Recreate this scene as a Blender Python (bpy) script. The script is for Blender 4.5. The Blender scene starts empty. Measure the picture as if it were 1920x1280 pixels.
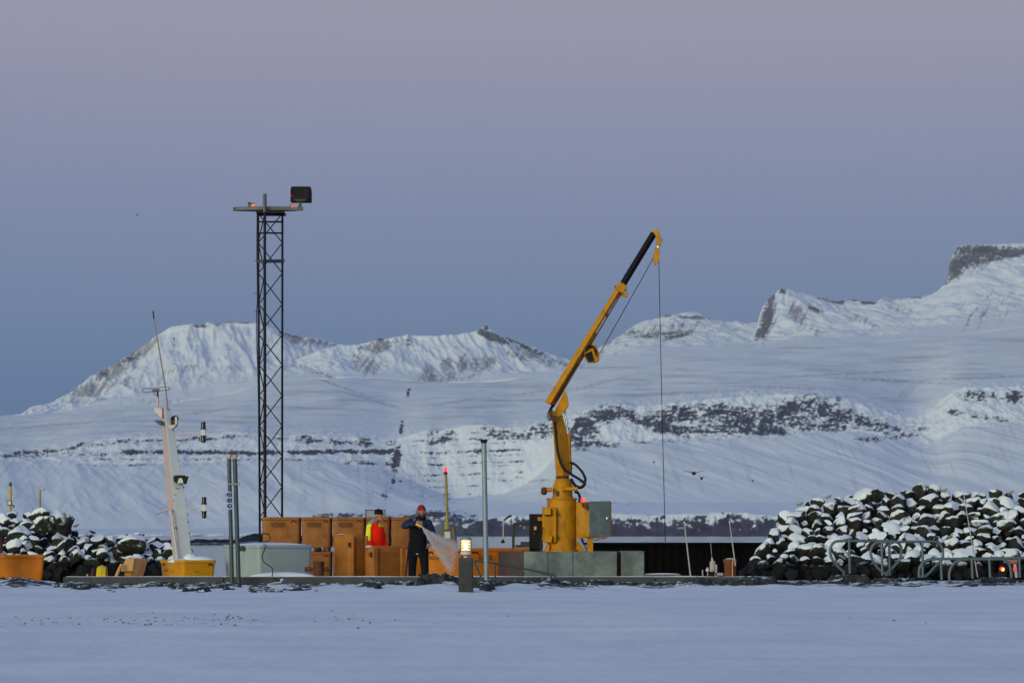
import bpy, bmesh, math, random
import numpy as np
from mathutils import Vector, Matrix, Euler
R = math.radians
random.seed(7)
scene = bpy.context.scene
col = scene.collection

# ------------------------------------------------------------------ camera
F = 5333.0          # focal length in photo pixels (100 mm on a 36 mm wide sensor)
HY = 1000.0         # photo row of the horizon
EYE = 1.21          # eye height above the quay deck (z = 0)
cam_d = bpy.data.cameras.new("camera"); cam = bpy.data.objects.new("camera", cam_d); col.objects.link(cam)
cam_d.sensor_width = 36.0; cam_d.lens = 100.0
cam_d.shift_y = (HY - 640.0) / 1920.0
cam_d.clip_start = 0.5; cam_d.clip_end = 60000
cam.location = (0, 0, EYE); cam.rotation_euler = (R(90), 0, 0)
scene.camera = cam

# ------------------------------------------------------------------ world, sun, exposure
def lin(r, g, b):
    f = lambda c: (c / 255 / 12.92) if c / 255 <= 0.04045 else ((c / 255 + 0.055) / 1.055) ** 2.4
    return (f(r), f(g), f(b), 1.0)
SUN_EL, SUN_AZ = R(4), R(213)     # twilight glow behind the camera, to the left
sun_dir = Vector((math.sin(SUN_AZ) * math.cos(SUN_EL), math.cos(SUN_AZ) * math.cos(SUN_EL), math.sin(SUN_EL)))
w = bpy.data.worlds.new("World"); scene.world = w; w.use_nodes = True
nt = w.node_tree; N = nt.nodes; L = nt.links
for n in list(N): N.remove(n)
out = N.new("ShaderNodeOutputWorld")
sky = N.new("ShaderNodeTexSky"); sky.sky_type = 'NISHITA'; sky.sun_disc = False
sky.sun_elevation = R(1.0); sky.sun_rotation = SUN_AZ
bg1 = N.new("ShaderNodeBackground"); bg1.inputs[1].default_value = 0.03
L.new(sky.outputs[0], bg1.inputs[0])
tc = N.new("ShaderNodeTexCoord"); sep = N.new("ShaderNodeSeparateXYZ"); L.new(tc.outputs['Generated'], sep.inputs[0])
ramp = N.new("ShaderNodeValToRGB"); cr = ramp.color_ramp; cr.interpolation = 'B_SPLINE'
stops = [(0.0, lin(54, 100, 146)), (0.05, lin(66, 106, 150)), (0.085, lin(88, 116, 157)), (0.125, lin(114, 124, 161)),
         (0.165, lin(136, 133, 161)), (0.21, lin(148, 140, 161)), (0.32, lin(132, 138, 166)), (0.55, lin(70, 104, 156)), (1.0, lin(56, 96, 162))]
cr.elements[0].position = 0; cr.elements[0].color = stops[0][1]
cr.elements[1].position = 1; cr.elements[1].color = stops[-1][1]
for p, c in stops[1:-1]:
    e = cr.elements.new(p); e.color = c
L.new(sep.outputs[2], ramp.inputs[0])
# afterglow: brighter, pinker sky low on the sun's side
dot = N.new("ShaderNodeVectorMath"); dot.operation = 'DOT_PRODUCT'; dot.inputs[1].default_value = sun_dir
L.new(tc.outputs['Generated'], dot.inputs[0])
mr = N.new("ShaderNodeMapRange"); mr.inputs[1].default_value = 0.1; mr.inputs[2].default_value = 1.0; mr.interpolation_type = 'SMOOTHSTEP'
L.new(dot.outputs['Value'], mr.inputs[0])
glow = N.new("ShaderNodeMix"); glow.data_type = 'RGBA'
L.new(mr.outputs[0], glow.inputs[0]); L.new(ramp.outputs[0], glow.inputs[6]); glow.inputs[7].default_value = (0.50, 0.55, 0.50, 1)
bg2 = N.new("ShaderNodeBackground"); bg2.inputs[1].default_value = 1.12
L.new(glow.outputs[2], bg2.inputs[0])
add = N.new("ShaderNodeAddShader"); L.new(bg1.outputs[0], add.inputs[0]); L.new(bg2.outputs[0], add.inputs[1])
L.new(add.outputs[0], out.inputs[0])
sun_d = bpy.data.lights.new("sun", 'SUN'); sun = bpy.data.objects.new("sun", sun_d); col.objects.link(sun)
sun_d.energy = 2.3; sun_d.angle = R(35); sun_d.color = (0.98, 1.0, 0.66)
sun.rotation_euler = sun_dir.to_track_quat('Z', 'Y').to_euler()
scene.view_settings.view_transform = 'Standard'; scene.view_settings.look = 'None'
scene.view_settings.exposure = 0.0; scene.view_settings.gamma = 1.0
try:
    scene.cycles.max_bounces = 5; scene.cycles.diffuse_bounces = 3; scene.cycles.volume_bounces = 0
    scene.cycles.transparent_max_bounces = 8
except Exception: pass

# ------------------------------------------------------------------ helpers
def P(x, y, Y):
    """world point seen at photo pixel (x, y) at distance Y"""
    return Vector(((x - 960.0) * Y / F, Y, EYE + (HY - y) * Y / F))
def M(Y): return Y / F          # metres per photo pixel
off = {}
def tag(o, label, cat, group=None):
    o['label'] = label; o['category'] = cat
    if group: o['group'] = group
    return o
def thing(name, label, cat, loc=(0, 0, 0), group=None):
    o = bpy.data.objects.new(name, None); col.objects.link(o); o.empty_display_size = 0.2
    o.location = loc; off[o.name] = Vector(loc)
    return tag(o, label, cat, group)
def structure(o): o['kind'] = 'structure'; return o

class MB:
    def __init__(s): s.v = []; s.f = []; s.m = []
    def add(s, vs, fs, mi=0):
        b = len(s.v); s.v += [tuple(v) for v in vs]; s.f += [tuple(b + i for i in f) for f in fs]; s.m += [mi] * len(fs); return s
    def box(s, c, d, rot=None, mi=0):
        c = Vector(c); vs = []
        for sx in (-1, 1):
            for sy in (-1, 1):
                for sz in (-1, 1):
                    p = Vector((sx * d[0] / 2, sy * d[1] / 2, sz * d[2] / 2))
                    if rot: p = rot @ p
                    vs.append(c + p)
        return s.add(vs, [(0, 1, 3, 2), (4, 6, 7, 5), (0, 4, 5, 1), (2, 3, 7, 6), (0, 2, 6, 4), (1, 5, 7, 3)], mi)
    def pbox(s, x0, y0, x1, y1, Y0, Y1, mi=0):
        a = P(x0, y1, Y0); b = P(x1, y0, Y0)
        return s.box(((a.x + b.x) / 2, (Y0 + Y1) / 2, (a.z + b.z) / 2), (abs(b.x - a.x), Y1 - Y0, abs(b.z - a.z)), None, mi)
    def loft(s, loops, cap0=True, cap1=True, mi=0):
        n = len(loops[0]); vs = [p for lp in loops for p in lp]; fs = []
        for k in range(len(loops) - 1):
            for i in range(n):
                j = (i + 1) % n; fs.append((k * n + i, k * n + j, (k + 1) * n + j, (k + 1) * n + i))
        if cap0: fs.append(tuple(range(n - 1, -1, -1)))
        if cap1: b = (len(loops) - 1) * n; fs.append(tuple(range(b, b + n)))
        return s.add(vs, fs, mi)
    def prism(s, poly, vec, mi=0):
        v = Vector(vec); return s.loft([[Vector(p) for p in poly], [Vector(p) + v for p in poly]], mi=mi)
    def pprism(s, poly, Y0, Y1, mi=0):
        a = [P(x, y, Y0) for x, y in poly]; return s.prism(a, (0, Y1 - Y0, 0), mi)
    def tube(s, pts, r, n=8, mi=0, closed=False):
        pts = [Vector(p) for p in pts]; k = len(pts); rs = r if isinstance(r, (list, tuple)) else [r] * k
        loops = []; prev = None
        for i, p in enumerate(pts):
            if closed: t = pts[(i + 1) % k] - pts[i - 1]
            else: t = pts[min(i + 1, k - 1)] - pts[max(i - 1, 0)]
            t.normalize()
            if prev is None:
                u = t.cross(Vector((0, 0, 1)) if abs(t.z) < 0.9 else Vector((0, 1, 0)))
            else: u = prev - t * prev.dot(t)
            u.normalize(); prev = u; w_ = t.cross(u)
            loops.append([p + (u * math.cos(2 * math.pi * a / n) + w_ * math.sin(2 * math.pi * a / n)) * rs[i] for a in range(n)])
        if closed: loops.append(loops[0]); return s.loft(loops, False, False, mi)
        return s.loft(loops, True, True, mi)
    def lathe(s, prof, c, n=24, axis=None, mi=0):
        c = Vector(c); loops = []
        q = Vector((0, 0, 1)).rotation_difference(Vector(axis)) if axis is not None else None
        for r_, z in prof:
            lp = []
            for a in range(n):
                p = Vector((r_ * math.cos(2 * math.pi * a / n), r_ * math.sin(2 * math.pi * a / n), z))
                lp.append(c + (q @ p if q else p))
            loops.append(lp)
        return s.loft(loops, True, True, mi)
    def ell(s, c, rad, rot=None, nu=14, nv=9, mi=0):
        c = Vector(c); loops = []
        for j in range(nv):
            ph = math.pi * (j + 0.5) / nv - math.pi / 2
            lp = []
            for i in range(nu):
                th = 2 * math.pi * i / nu
                p = Vector((rad[0] * math.cos(ph) * math.cos(th), rad[1] * math.cos(ph) * math.sin(th), rad[2] * math.sin(ph)))
                lp.append(c + (rot @ p if rot else p))
            loops.append(lp)
        return s.loft(loops, True, True, mi)
    def capsule(s, a, b, ra, rb, n=12):
        """limb with rounded ends"""
        a = Vector(a); b = Vector(b); t = (b - a); l = t.length; t.normalize()
        pts = [a - t * ra * 0.9, a - t * ra * 0.6, a, b, b + t * rb * 0.6, b + t * rb * 0.9]
        return s.tube(pts, [ra * 0.35, ra * 0.8, ra, rb, rb * 0.8, rb * 0.35], n)
    def mesh(s, name, mats, o3=Vector((0, 0, 0)), sharp=40):
        me = bpy.data.meshes.new(name)
        me.from_pydata([(a - o3.x, b - o3.y, c - o3.z) for a, b, c in s.v], [], s.f); me.validate()
        bm = bmesh.new(); bm.from_mesh(me); bmesh.ops.recalc_face_normals(bm, faces=bm.faces); bm.to_mesh(me); bm.free()
        for m in (mats if isinstance(mats, (list, tuple)) else [mats]): me.materials.append(m)
        if len(s.m) == len(me.polygons): me.polygons.foreach_set('material_index', s.m)
        me.polygons.foreach_set('use_smooth', [True] * len(me.polygons))
        me.set_sharp_from_angle(angle=R(sharp))
        return me
    def build(s, name, mats, parent=None, bevel=0, sharp=40):
        o3 = off[parent.name] if parent else Vector((0, 0, 0))
        me = s.mesh(name, mats, o3, sharp)
        o = bpy.data.objects.new(name, me); col.objects.link(o)
        if parent: o.parent = parent
        off[o.name] = o3
        if bevel:
            b = o.modifiers.new("bevel", 'BEVEL'); b.width = bevel; b.segments = 2; b.limit_method = 'ANGLE'
        return o

def spline(pts, n=8):
    """Catmull-Rom through the points"""
    pts = [Vector(p) for p in pts]; o = []
    for i in range(len(pts) - 1):
        p0 = pts[max(i - 1, 0)]; p1 = pts[i]; p2 = pts[i + 1]; p3 = pts[min(i + 2, len(pts) - 1)]
        for k in range(n):
            t = k / n
            o.append(0.5 * ((2 * p1) + (p2 - p0) * t + (2 * p0 - 5 * p1 + 4 * p2 - p3) * t * t + (3 * p1 - p0 - 3 * p2 + p3) * t ** 3))
    o.append(pts[-1]); return o

# ------------------------------------------------------------------ materials
def mat(name, c, rough=0.6, var=0.25, scale=6.0, metal=0.0, spot=None, spot_amt=0.0, spot_scale=3.0, bump=0.0, coat=0.0, stretch=(1, 1, 1), spec=0.5):
    m = bpy.data.materials.new(name); m.use_nodes = True
    nt = m.node_tree; b = nt.nodes['Principled BSDF']
    tc = nt.nodes.new("ShaderNodeTexCoord"); mp = nt.nodes.new("ShaderNodeMapping"); mp.inputs['Scale'].default_value = stretch
    nt.links.new(tc.outputs['Object'], mp.inputs[0])
    n1 = nt.nodes.new("ShaderNodeTexNoise"); n1.inputs['Scale'].default_value = scale; n1.inputs['Detail'].default_value = 8; n1.inputs['Roughness'].default_value = 0.65
    nt.links.new(mp.outputs[0], n1.inputs[0])
    rp = nt.nodes.new("ShaderNodeMapRange"); rp.inputs[1].default_value = 0.3; rp.inputs[2].default_value = 0.7
    rp.inputs[3].default_value = 1 - var; rp.inputs[4].default_value = 1 + var * 0.6
    nt.links.new(n1.outputs[0], rp.inputs[0])
    mul = nt.nodes.new("ShaderNodeVectorMath"); mul.operation = 'SCALE'; mul.inputs[0].default_value = c[:3]
    nt.links.new(rp.outputs[0], mul.inputs['Scale']); last = mul.outputs[0]
    if spot is not None:
        n2 = nt.nodes.new("ShaderNodeTexNoise"); n2.inputs['Scale'].default_value = spot_scale; n2.inputs['Detail'].default_value = 6; n2.inputs['Roughness'].default_value = 0.7
        nt.links.new(mp.outputs[0], n2.inputs[0])
        r2 = nt.nodes.new("ShaderNodeMapRange"); r2.inputs[1].default_value = 0.5; r2.inputs[2].default_value = 0.72; r2.inputs[4].default_value = spot_amt
        nt.links.new(n2.outputs[0], r2.inputs[0])
        mx = nt.nodes.new("ShaderNodeMix"); mx.data_type = 'RGBA'; mx.inputs[7].default_value = (*spot[:3], 1)
        nt.links.new(r2.outputs[0], mx.inputs[0]); nt.links.new(last, mx.inputs[6]); last = mx.outputs[2]
    nt.links.new(last, b.inputs['Base Color'])
    r3 = nt.nodes.new("ShaderNodeMapRange"); r3.inputs[3].default_value = max(0.05, rough - 0.12); r3.inputs[4].default_value = min(1, rough + 0.15)
    nt.links.new(n1.outputs[0], r3.inputs[0]); nt.links.new(r3.outputs[0], b.inputs['Roughness'])
    b.inputs['Metallic'].default_value = metal; b.inputs['Coat Weight'].default_value = coat
    b.inputs['Specular IOR Level'].default_value = spec
    if bump:
        bp = nt.nodes.new("ShaderNodeBump"); bp.inputs['Strength'].default_value = bump; bp.inputs['Distance'].default_value = 0.05
        nt.links.new(n1.outputs[0], bp.inputs['Height']); nt.links.new(bp.outputs[0], b.inputs['Normal'])
    return m
def emis(name, c, s):
    m = bpy.data.materials.new(name); m.use_nodes = True; b = m.node_tree.nodes['Principled BSDF']
    b.inputs['Base Color'].default_value = (*c[:3], 1); b.inputs['Emission Color'].default_value = (*c[:3], 1); b.inputs['Emission Strength'].default_value = s
    return m

SNOW_C = (0.80, 0.82, 0.86)
m_snow = mat("snow", SNOW_C, 0.75, 0.05, 3.0, bump=0.3)
m_crane = mat("crane_yellow", (0.55, 0.228, 0.001), 0.5, 0.26, 5, spot=(0.22, 0.075, 0.02), spot_amt=0.7, spot_scale=3.2, spec=0.22, stretch=(1.6, 1.6, 0.8))
m_crane_dk = mat("crane_boom_black", (0.012, 0.012, 0.014), 0.5, 0.3, 6, spec=0.12)
m_black = mat("black_steel", (0.012, 0.012, 0.014), 0.55, 0.4, 8, spec=0.12)
m_rubber = mat("black_hose_rubber", (0.014, 0.014, 0.016), 0.45, 0.3, 12, spec=0.12)
m_rust = mat("rusty_iron", (0.12, 0.035, 0.018), 0.8, 0.5, 9, spot=(0.03, 0.015, 0.012), spot_amt=0.8, spot_scale=7, bump=0.4)
m_chrome = mat("chrome_rod", (0.55, 0.57, 0.6), 0.2, 0.1, 10, metal=1.0)
m_galv = mat("galvanised_steel", (0.22, 0.25, 0.27), 0.5, 0.3, 7, metal=0.35, spot=(0.1, 0.11, 0.12), spot_amt=0.4)
m_galv_blue = mat("galvanised_pole", (0.23, 0.29, 0.33), 0.45, 0.2, 7, metal=0.3)
m_pole_dk = mat("weathered_dark_pole", (0.06, 0.078, 0.09), 0.5, 0.3, 6, metal=0.3)
m_cabinet = mat("scuffed_grey_cabinet", (0.105, 0.14, 0.15), 0.4, 0.35, 3, spot=(0.26, 0.29, 0.30), spot_amt=0.45, spot_scale=2.2)
m_plinth = mat("weathered_galvanised_cladding", (0.135, 0.16, 0.165), 0.6, 0.6, 2.4, spot=(0.30, 0.33, 0.32), spot_amt=0.7, spot_scale=1.6, bump=0.15)
m_plinth2 = mat("weathered_dull_cladding", (0.11, 0.135, 0.145), 0.6, 0.6, 2.4, spot=(0.28, 0.31, 0.28), spot_amt=0.5, spot_scale=1.2, bump=0.15)
m_plinth_br = mat("brown_cladding", (0.085, 0.062, 0.058), 0.7, 0.4, 2.2, spot=(0.13, 0.1, 0.1), spot_amt=0.5, bump=0.15)  # darker brown than the other panels, for the plinth's left side
m_conc = mat("wet_dark_concrete", (0.055, 0.056, 0.058), 0.75, 0.4, 3, spot=(0.10, 0.10, 0.10), spot_amt=0.5, spot_scale=2, bump=0.3)
m_post_conc = mat("dark_concrete_post", (0.035, 0.037, 0.036), 0.85, 0.4, 9, spot=(0.06, 0.06, 0.055), spot_amt=0.5, spot_scale=8, bump=0.3)
m_deck = mat("snowy_deck", (0.55, 0.56, 0.6), 0.8, 0.3, 1.5, bump=0.3)
m_quay = mat("wet_black_quay_timber", (0.0045, 0.0045, 0.005), 0.7, 0.6, 1.2, stretch=(3, 3, 0.4), bump=0.4, spec=0.02)
m_tower = mat("dark_lattice_steel", (0.012, 0.011, 0.013), 0.6, 0.4, 5, spot=(0.05, 0.015, 0.012), spot_amt=0.5, spec=.2)
m_towergrey = mat("platform_grey_steel", (0.065, 0.08, 0.095), 0.5, 0.3, 5)
m_orange = mat("orange_tub_plastic", (0.70, 0.20, 0.010), 0.5, 0.18, 5, spot=(0.42, 0.13, 0.02), spot_amt=0.4, spot_scale=3, spec=0.25, bump=0.08)
m_amber = mat("aged_amber_tub_plastic", (0.34, 0.120, 0.026), 0.55, 0.28, 4, spot=(0.17, 0.055, 0.02), spot_amt=0.7, spot_scale=2.5, spec=0.25, bump=0.1)
m_amber2 = mat("worn_orange_tub_plastic", (0.43, 0.145, 0.020), 0.55, 0.26, 4, spot=(0.22, 0.07, 0.02), spot_amt=0.65, spot_scale=2.5, bump=0.1, spec=0.25)
m_tan = mat("faded_tan_tub_plastic", (0.72, 0.36, 0.14), 0.55, 0.2, 4, spot=(0.4, 0.15, 0.03), spot_amt=0.6, spot_scale=3.5, bump=0.1)
m_yellow = mat("yellow_tub_plastic", (0.66, 0.28, 0.004), 0.5, 0.12, 5, spot=(0.5, 0.2, 0.02), spot_amt=0.35, spot_scale=3, spec=0.25, bump=0.08)
m_greytub = mat("pale_grey_tub_plastic", (0.34, 0.40, 0.42), 0.55, 0.12, 3, spot=(0.40, 0.41, 0.33), spot_amt=0.55, spot_scale=1.6, bump=0.08)
m_ink = mat("stencil_black_paint", (0.045, 0.025, 0.015), 0.7, 0.4, 20)
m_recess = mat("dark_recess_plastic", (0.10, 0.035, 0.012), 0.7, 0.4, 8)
m_mastw = mat("white_mast_paint", (0.60, 0.64, 0.72), 0.45, 0.08, 4, spot=(0.5, 0.50, 0.50), spot_amt=0.2)
m_mast_pinkglow = mat("mast_paint_with_pink_glow", (0.62, 0.48, 0.50), 0.5, 0.1, 4)  # warm pink light from the left is put into this colour
m_red_hat = mat("red_knit", (0.28, 0.008, 0.012), 0.9, 0.3, 30, bump=0.3)
m_black_hat = mat("black_knit", (0.010, 0.010, 0.014), 0.95, 0.3, 30, bump=0.3, spec=0.12)
m_skin = mat("weathered_skin", (0.42, 0.17, 0.11), 0.55, 0.15, 15)
m_beard = mat("dark_beard", (0.07, 0.03, 0.022), 0.9, 0.4, 40)
m_navy = mat("navy_jacket_cloth", (0.022, 0.032, 0.085), 0.75, 0.35, 9, bump=0.4, spec=0.12)
m_blackcloth = mat("black_trouser_cloth", (0.009, 0.010, 0.015), 0.8, 0.4, 9, bump=0.4, spec=0.12)
m_hv_o = mat("hi_vis_orange_cloth", (1.0, 0.022, 0.004), 0.7, 0.12, 9, bump=0.4, spec=0.08)
m_hv_y = mat("hi_vis_yellow_cloth", (0.80, 0.85, 0.01), 0.7, 0.12, 9, bump=0.4)
m_hood = mat("grey_hood_cloth", (0.25, 0.23, 0.25), 0.8, 0.2, 9)
m_boot = mat("dark_boot_rubber", (0.02, 0.02, 0.02), 0.5, 0.3, 9, spec=0.12)
m_yel_hose = mat("bright_yellow_hose", (0.80, 0.55, 0.01), 0.5, 0.15, 9)
m_yel_pole = mat("yellow_green_painted_steel", (0.33, 0.27, 0.05), 0.6, 0.3, 6)
m_yel_post = mat("yellow_painted_post", (0.62, 0.40, 0.03), 0.6, 0.3, 6)
m_green = mat("green_lamp_glass", (0.01, 0.10, 0.06), 0.3, 0.2, 6)
m_stone = mat("beacon_concrete", (0.16, 0.14, 0.13), 0.85, 0.35, 3, bump=0.4)
m_whitep = mat("white_paint", (0.62, 0.63, 0.66), 0.5, 0.12, 8)
m_white_dirty = mat("grimy_white_paint", (0.50, 0.42, 0.38), 0.6, 0.3, 8)
m_blue = mat("blue_sign_paint", (0.02, 0.07, 0.30), 0.5, 0.1, 8)
m_glass = mat("dark_lantern_glass", (0.02, 0.014, 0.014), 0.2, 0.3, 8)
m_refl = mat("lamp_reflector", (0.5, 0.52, 0.5), 0.2, 0.2, 8, metal=0.7)
m_gull = mat("gull_feathers", (0.30, 0.28, 0.28), 0.8, 0.3, 9)
m_gull_dk = mat("dark_gull_feathers", (0.03, 0.03, 0.035), 0.8, 0.3, 9)
m_pallet = mat("weathered_pallet_wood", (0.16, 0.10, 0.075), 0.85, 0.4, 6, stretch=(1, 6, 6))
m_rustbarrel = mat("rust_orange_bollard", (0.22, 0.055, 0.014), 0.75, 0.6, 4, spot=(0.03, 0.014, 0.01), spot_amt=0.8, spot_scale=5, bump=0.4)
m_brown_pipe = mat("brown_pipe", (0.05, 0.038, 0.035), 0.7, 0.3, 6)
m_redpaint = mat("red_paint", (0.45, 0.02, 0.02), 0.5, 0.2, 8)
m_salmon = mat("salmon_board", (0.35, 0.12, 0.09), 0.6, 0.3, 8)
m_maroon = mat("maroon_sleeve_cloth", (0.10, 0.015, 0.02), 0.8, 0.3, 9)
e_bulb = emis("lit_lamp_glass", (1.0, 0.70, 0.30), 0.7)
e_bulb_hot = emis("lit_lamp_core", (1.0, 0.85, 0.55), 2.6)
e_red = emis("lit_red_beacon", (1.0, 0.03, 0.04), 2.2)
e_redlow = emis("small_red_glow", (0.9, 0.03, 0.03), 0.6)
e_orange = emis("lit_orange_lamp", (1.0, 0.20, 0.03), 0.6)
e_tail = emis("lit_orange_tail_lamp", (1.0, 0.25, 0.05), 5.0)

def rock_snow_mat(name, rock, lo, hi, tide=None, nscale=2.2, namp=0.7):
    """dark rock carrying snow on whatever faces up; bare below the tide line"""
    m = bpy.data.materials.new(name); m.use_nodes = True; nt = m.node_tree; b = nt.nodes['Principled BSDF']; K = nt.nodes.new
    g = K("ShaderNodeNewGeometry"); sp = K("ShaderNodeSeparateXYZ"); nt.links.new(g.outputs['Normal'], sp.inputs[0])
    n1 = K("ShaderNodeTexNoise"); n1.inputs['Scale'].default_value = nscale; n1.inputs['Detail'].default_value = 5; n1.inputs['Roughness'].default_value = 0.6
    nt.links.new(g.outputs['Position'], n1.inputs[0])
    ma = K("ShaderNodeMath"); ma.operation = 'MULTIPLY_ADD'; ma.inputs[1].default_value = namp; nt.links.new(n1.outputs[0], ma.inputs[0]); nt.links.new(sp.outputs[2], ma.inputs[2])
    mr = K("ShaderNodeMapRange"); mr.interpolation_type = 'SMOOTHSTEP'; mr.inputs[1].default_value = lo + namp * 0.5; mr.inputs[2].default_value = hi + namp * 0.5
    nt.links.new(ma.outputs[0], mr.inputs[0]); fac = mr.outputs[0]
    if tide is not None:
        ps = K("ShaderNodeSeparateXYZ"); nt.links.new(g.outputs['Position'], ps.inputs[0])
        md = K("ShaderNodeMath"); md.operation = 'MULTIPLY_ADD'; md.inputs[1].default_value = 0.5; nt.links.new(n1.outputs[0], md.inputs[0]); nt.links.new(ps.outputs[2], md.inputs[2])
        m2 = K("ShaderNodeMapRange"); m2.interpolation_type = 'SMOOTHSTEP'; m2.inputs[1].default_value = tide + 0.2; m2.inputs[2].default_value = tide + 0.36; nt.links.new(md.outputs[0], m2.inputs[0])
        mm = K("ShaderNodeMath"); mm.operation = 'MULTIPLY'; nt.links.new(fac, mm.inputs[0]); nt.links.new(m2.outputs[0], mm.inputs[1]); fac = mm.outputs[0]
    n2 = K("ShaderNodeTexNoise"); n2.inputs['Scale'].default_value = 5; n2.inputs['Detail'].default_value = 8; nt.links.new(g.outputs['Position'], n2.inputs[0])
    rr = K("ShaderNodeMapRange"); rr.inputs[1].default_value = 0.3; rr.inputs[2].default_value = 0.7; rr.inputs[3].default_value = 0.45; rr.inputs[4].default_value = 1.6
    nt.links.new(n2.outputs[0], rr.inputs[0])
    sc = K("ShaderNodeVectorMath"); sc.operation = 'SCALE'; sc.inputs[0].default_value = rock; nt.links.new(rr.outputs[0], sc.inputs['Scale'])
    base = sc.outputs[0]
    if tide is not None:   # wet, weed-blackened rock below the tide line
        m3 = K("ShaderNodeMapRange"); m3.inputs[1].default_value = tide - 0.1; m3.inputs[2].default_value = tide + 0.3; m3.inputs[3].default_value = 0.4; m3.inputs[4].default_value = 1
        nt.links.new(ps.outputs[2], m3.inputs[0])
        s2 = K("ShaderNodeVectorMath"); s2.operation = 'SCALE'; nt.links.new(base, s2.inputs[0]); nt.links.new(m3.outputs[0], s2.inputs['Scale']); base = s2.outputs[0]
    mx = K("ShaderNodeMix"); mx.data_type = 'RGBA'; mx.inputs[7].default_value = (*SNOW_C, 1)
    nt.links.new(fac, mx.inputs[0]); nt.links.new(base, mx.inputs[6]); nt.links.new(mx.outputs[2], b.inputs['Base Color'])
    b.inputs['Roughness'].default_value = 0.8; b.inputs['Specular IOR Level'].default_value = 0.2
    bp = K("ShaderNodeBump"); bp.inputs['Strength'].default_value = 0.5; bp.inputs['Distance'].default_value = 0.06
    nt.links.new(n2.outputs[0], bp.inputs['Height']); nt.links.new(bp.outputs[0], b.inputs['Normal'])
    return m
m_boulder = rock_snow_mat("snow_capped_basalt", (0.024, 0.0235, 0.022), 0.22, 0.46, tide=0.30, nscale=4.2, namp=1.0)
m_boulder_snowy = rock_snow_mat("deep_snow_on_basalt", (0.017, 0.017, 0.017), -0.10, 0.12, tide=0.30, nscale=3.6, namp=0.7)
m_core = rock_snow_mat("breakwater_fill", (0.010, 0.010, 0.011), 0.85, 1.0, tide=0.30)
m_earth = rock_snow_mat("dark_rubble_earth", (0.042, 0.042, 0.040), 0.96, 1.06, nscale=3, namp=0.7)

def terrain_mat(name, rock, scree):
    """snow, bare rock and thin brown scree by per-vertex cover"""
    m = bpy.data.materials.new(name); m.use_nodes = True; nt = m.node_tree; b = nt.nodes['Principled BSDF']; K = nt.nodes.new
    a1 = K("ShaderNodeAttribute"); a1.attribute_name = "rock"; a2 = K("ShaderNodeAttribute"); a2.attribute_name = "scree"
    g = K("ShaderNodeNewGeometry")
    n = K("ShaderNodeTexNoise"); n.inputs['Scale'].default_value = 0.05; n.inputs['Detail'].default_value = 6; nt.links.new(g.outputs['Position'], n.inputs[0])
    rr = K("ShaderNodeMapRange"); rr.inputs[1].default_value = 0.3; rr.inputs[2].default_value = 0.7; rr.inputs[3].default_value = 0.6; rr.inputs[4].default_value = 1.5; nt.links.new(n.outputs[0], rr.inputs[0])
    sc = K("ShaderNodeVectorMath"); sc.operation = 'SCALE'; sc.inputs[0].default_value = rock; nt.links.new(rr.outputs[0], sc.inputs['Scale'])
    x1 = K("ShaderNodeMix"); x1.data_type = 'RGBA'; x1.inputs[6].default_value = (*SNOW_C, 1); x1.inputs[7].default_value = (*scree, 1); nt.links.new(a2.outputs['Fac'], x1.inputs[0])
    x2 = K("ShaderNodeMix"); x2.data_type = 'RGBA'; nt.links.new(a1.outputs['Fac'], x2.inputs[0]); nt.links.new(x1.outputs[2], x2.inputs[6]); nt.links.new(sc.outputs[0], x2.inputs[7])
    nt.links.new(x2.outputs[2], b.inputs['Base Color']); b.inputs['Roughness'].default_value = 0.9; b.inputs['Specular IOR Level'].default_value = 0.1
    return m
m_terr = terrain_mat("snowy_cliff_terrain", (0.052, 0.050, 0.085), (0.28, 0.27, 0.31))
m_peak = terrain_mat("snowy_peak_terrain", (0.075, 0.072, 0.095), (0.27, 0.245, 0.275))
m_coast = terrain_mat("dark_shore_rock", (0.014, 0.016, 0.030), (0.25, 0.24, 0.26))

# ------------------------------------------------------------------ numpy noise
def _h(ix, iy, s):
    n = (ix.astype(np.int64) * 374761393 + iy.astype(np.int64) * 668265263 + s * 1442695041) & 0xffffffff
    n = ((n ^ (n >> 13)) * 1274126177) & 0xffffffff
    n = ((n ^ (n >> 16)) * 2246822519) & 0xffffffff
    return ((n ^ (n >> 15)) & 0xffff) / 65535.0
def perlin(x, y, s=0):
    ix = np.floor(x); iy = np.floor(y); fx = x - ix; fy = y - iy
    ux = fx * fx * fx * (fx * (fx * 6 - 15) + 10); uy = fy * fy * fy * (fy * (fy * 6 - 15) + 10)
    def gr(a, b):
        t = _h(ix + a, iy + b, s) * 2 * np.pi
        return np.cos(t) * (fx - a) + np.sin(t) * (fy - b)
    return ((gr(0, 0) * (1 - ux) + gr(1, 0) * ux) * (1 - uy) + (gr(0, 1) * (1 - ux) + gr(1, 1) * ux) * uy) * 1.5
def fbm(x, y, s=0, o=5, g=0.5):
    t = 0; a = 1; n = 0
    for i in range(o):
        t = t + a * perlin(x * 2 ** i + i * 17.3, y * 2 ** i - i * 9.1, s + i); n += a; a *= g
    return t / n
def ridged(x, y, s=0, o=4):
    t = 0; a = 1; n = 0
    for i in range(o):
        t = t + a * (1 - np.abs(perlin(x * 2 ** i + i * 7.7, y * 2 ** i + i * 3.3, s + i)) * 2); n += a; a *= 0.5
    return t / n
def sstep(a, b, x):
    t = np.clip((x - a) / (b - a), 0, 1); return t * t * (3 - 2 * t)
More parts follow.
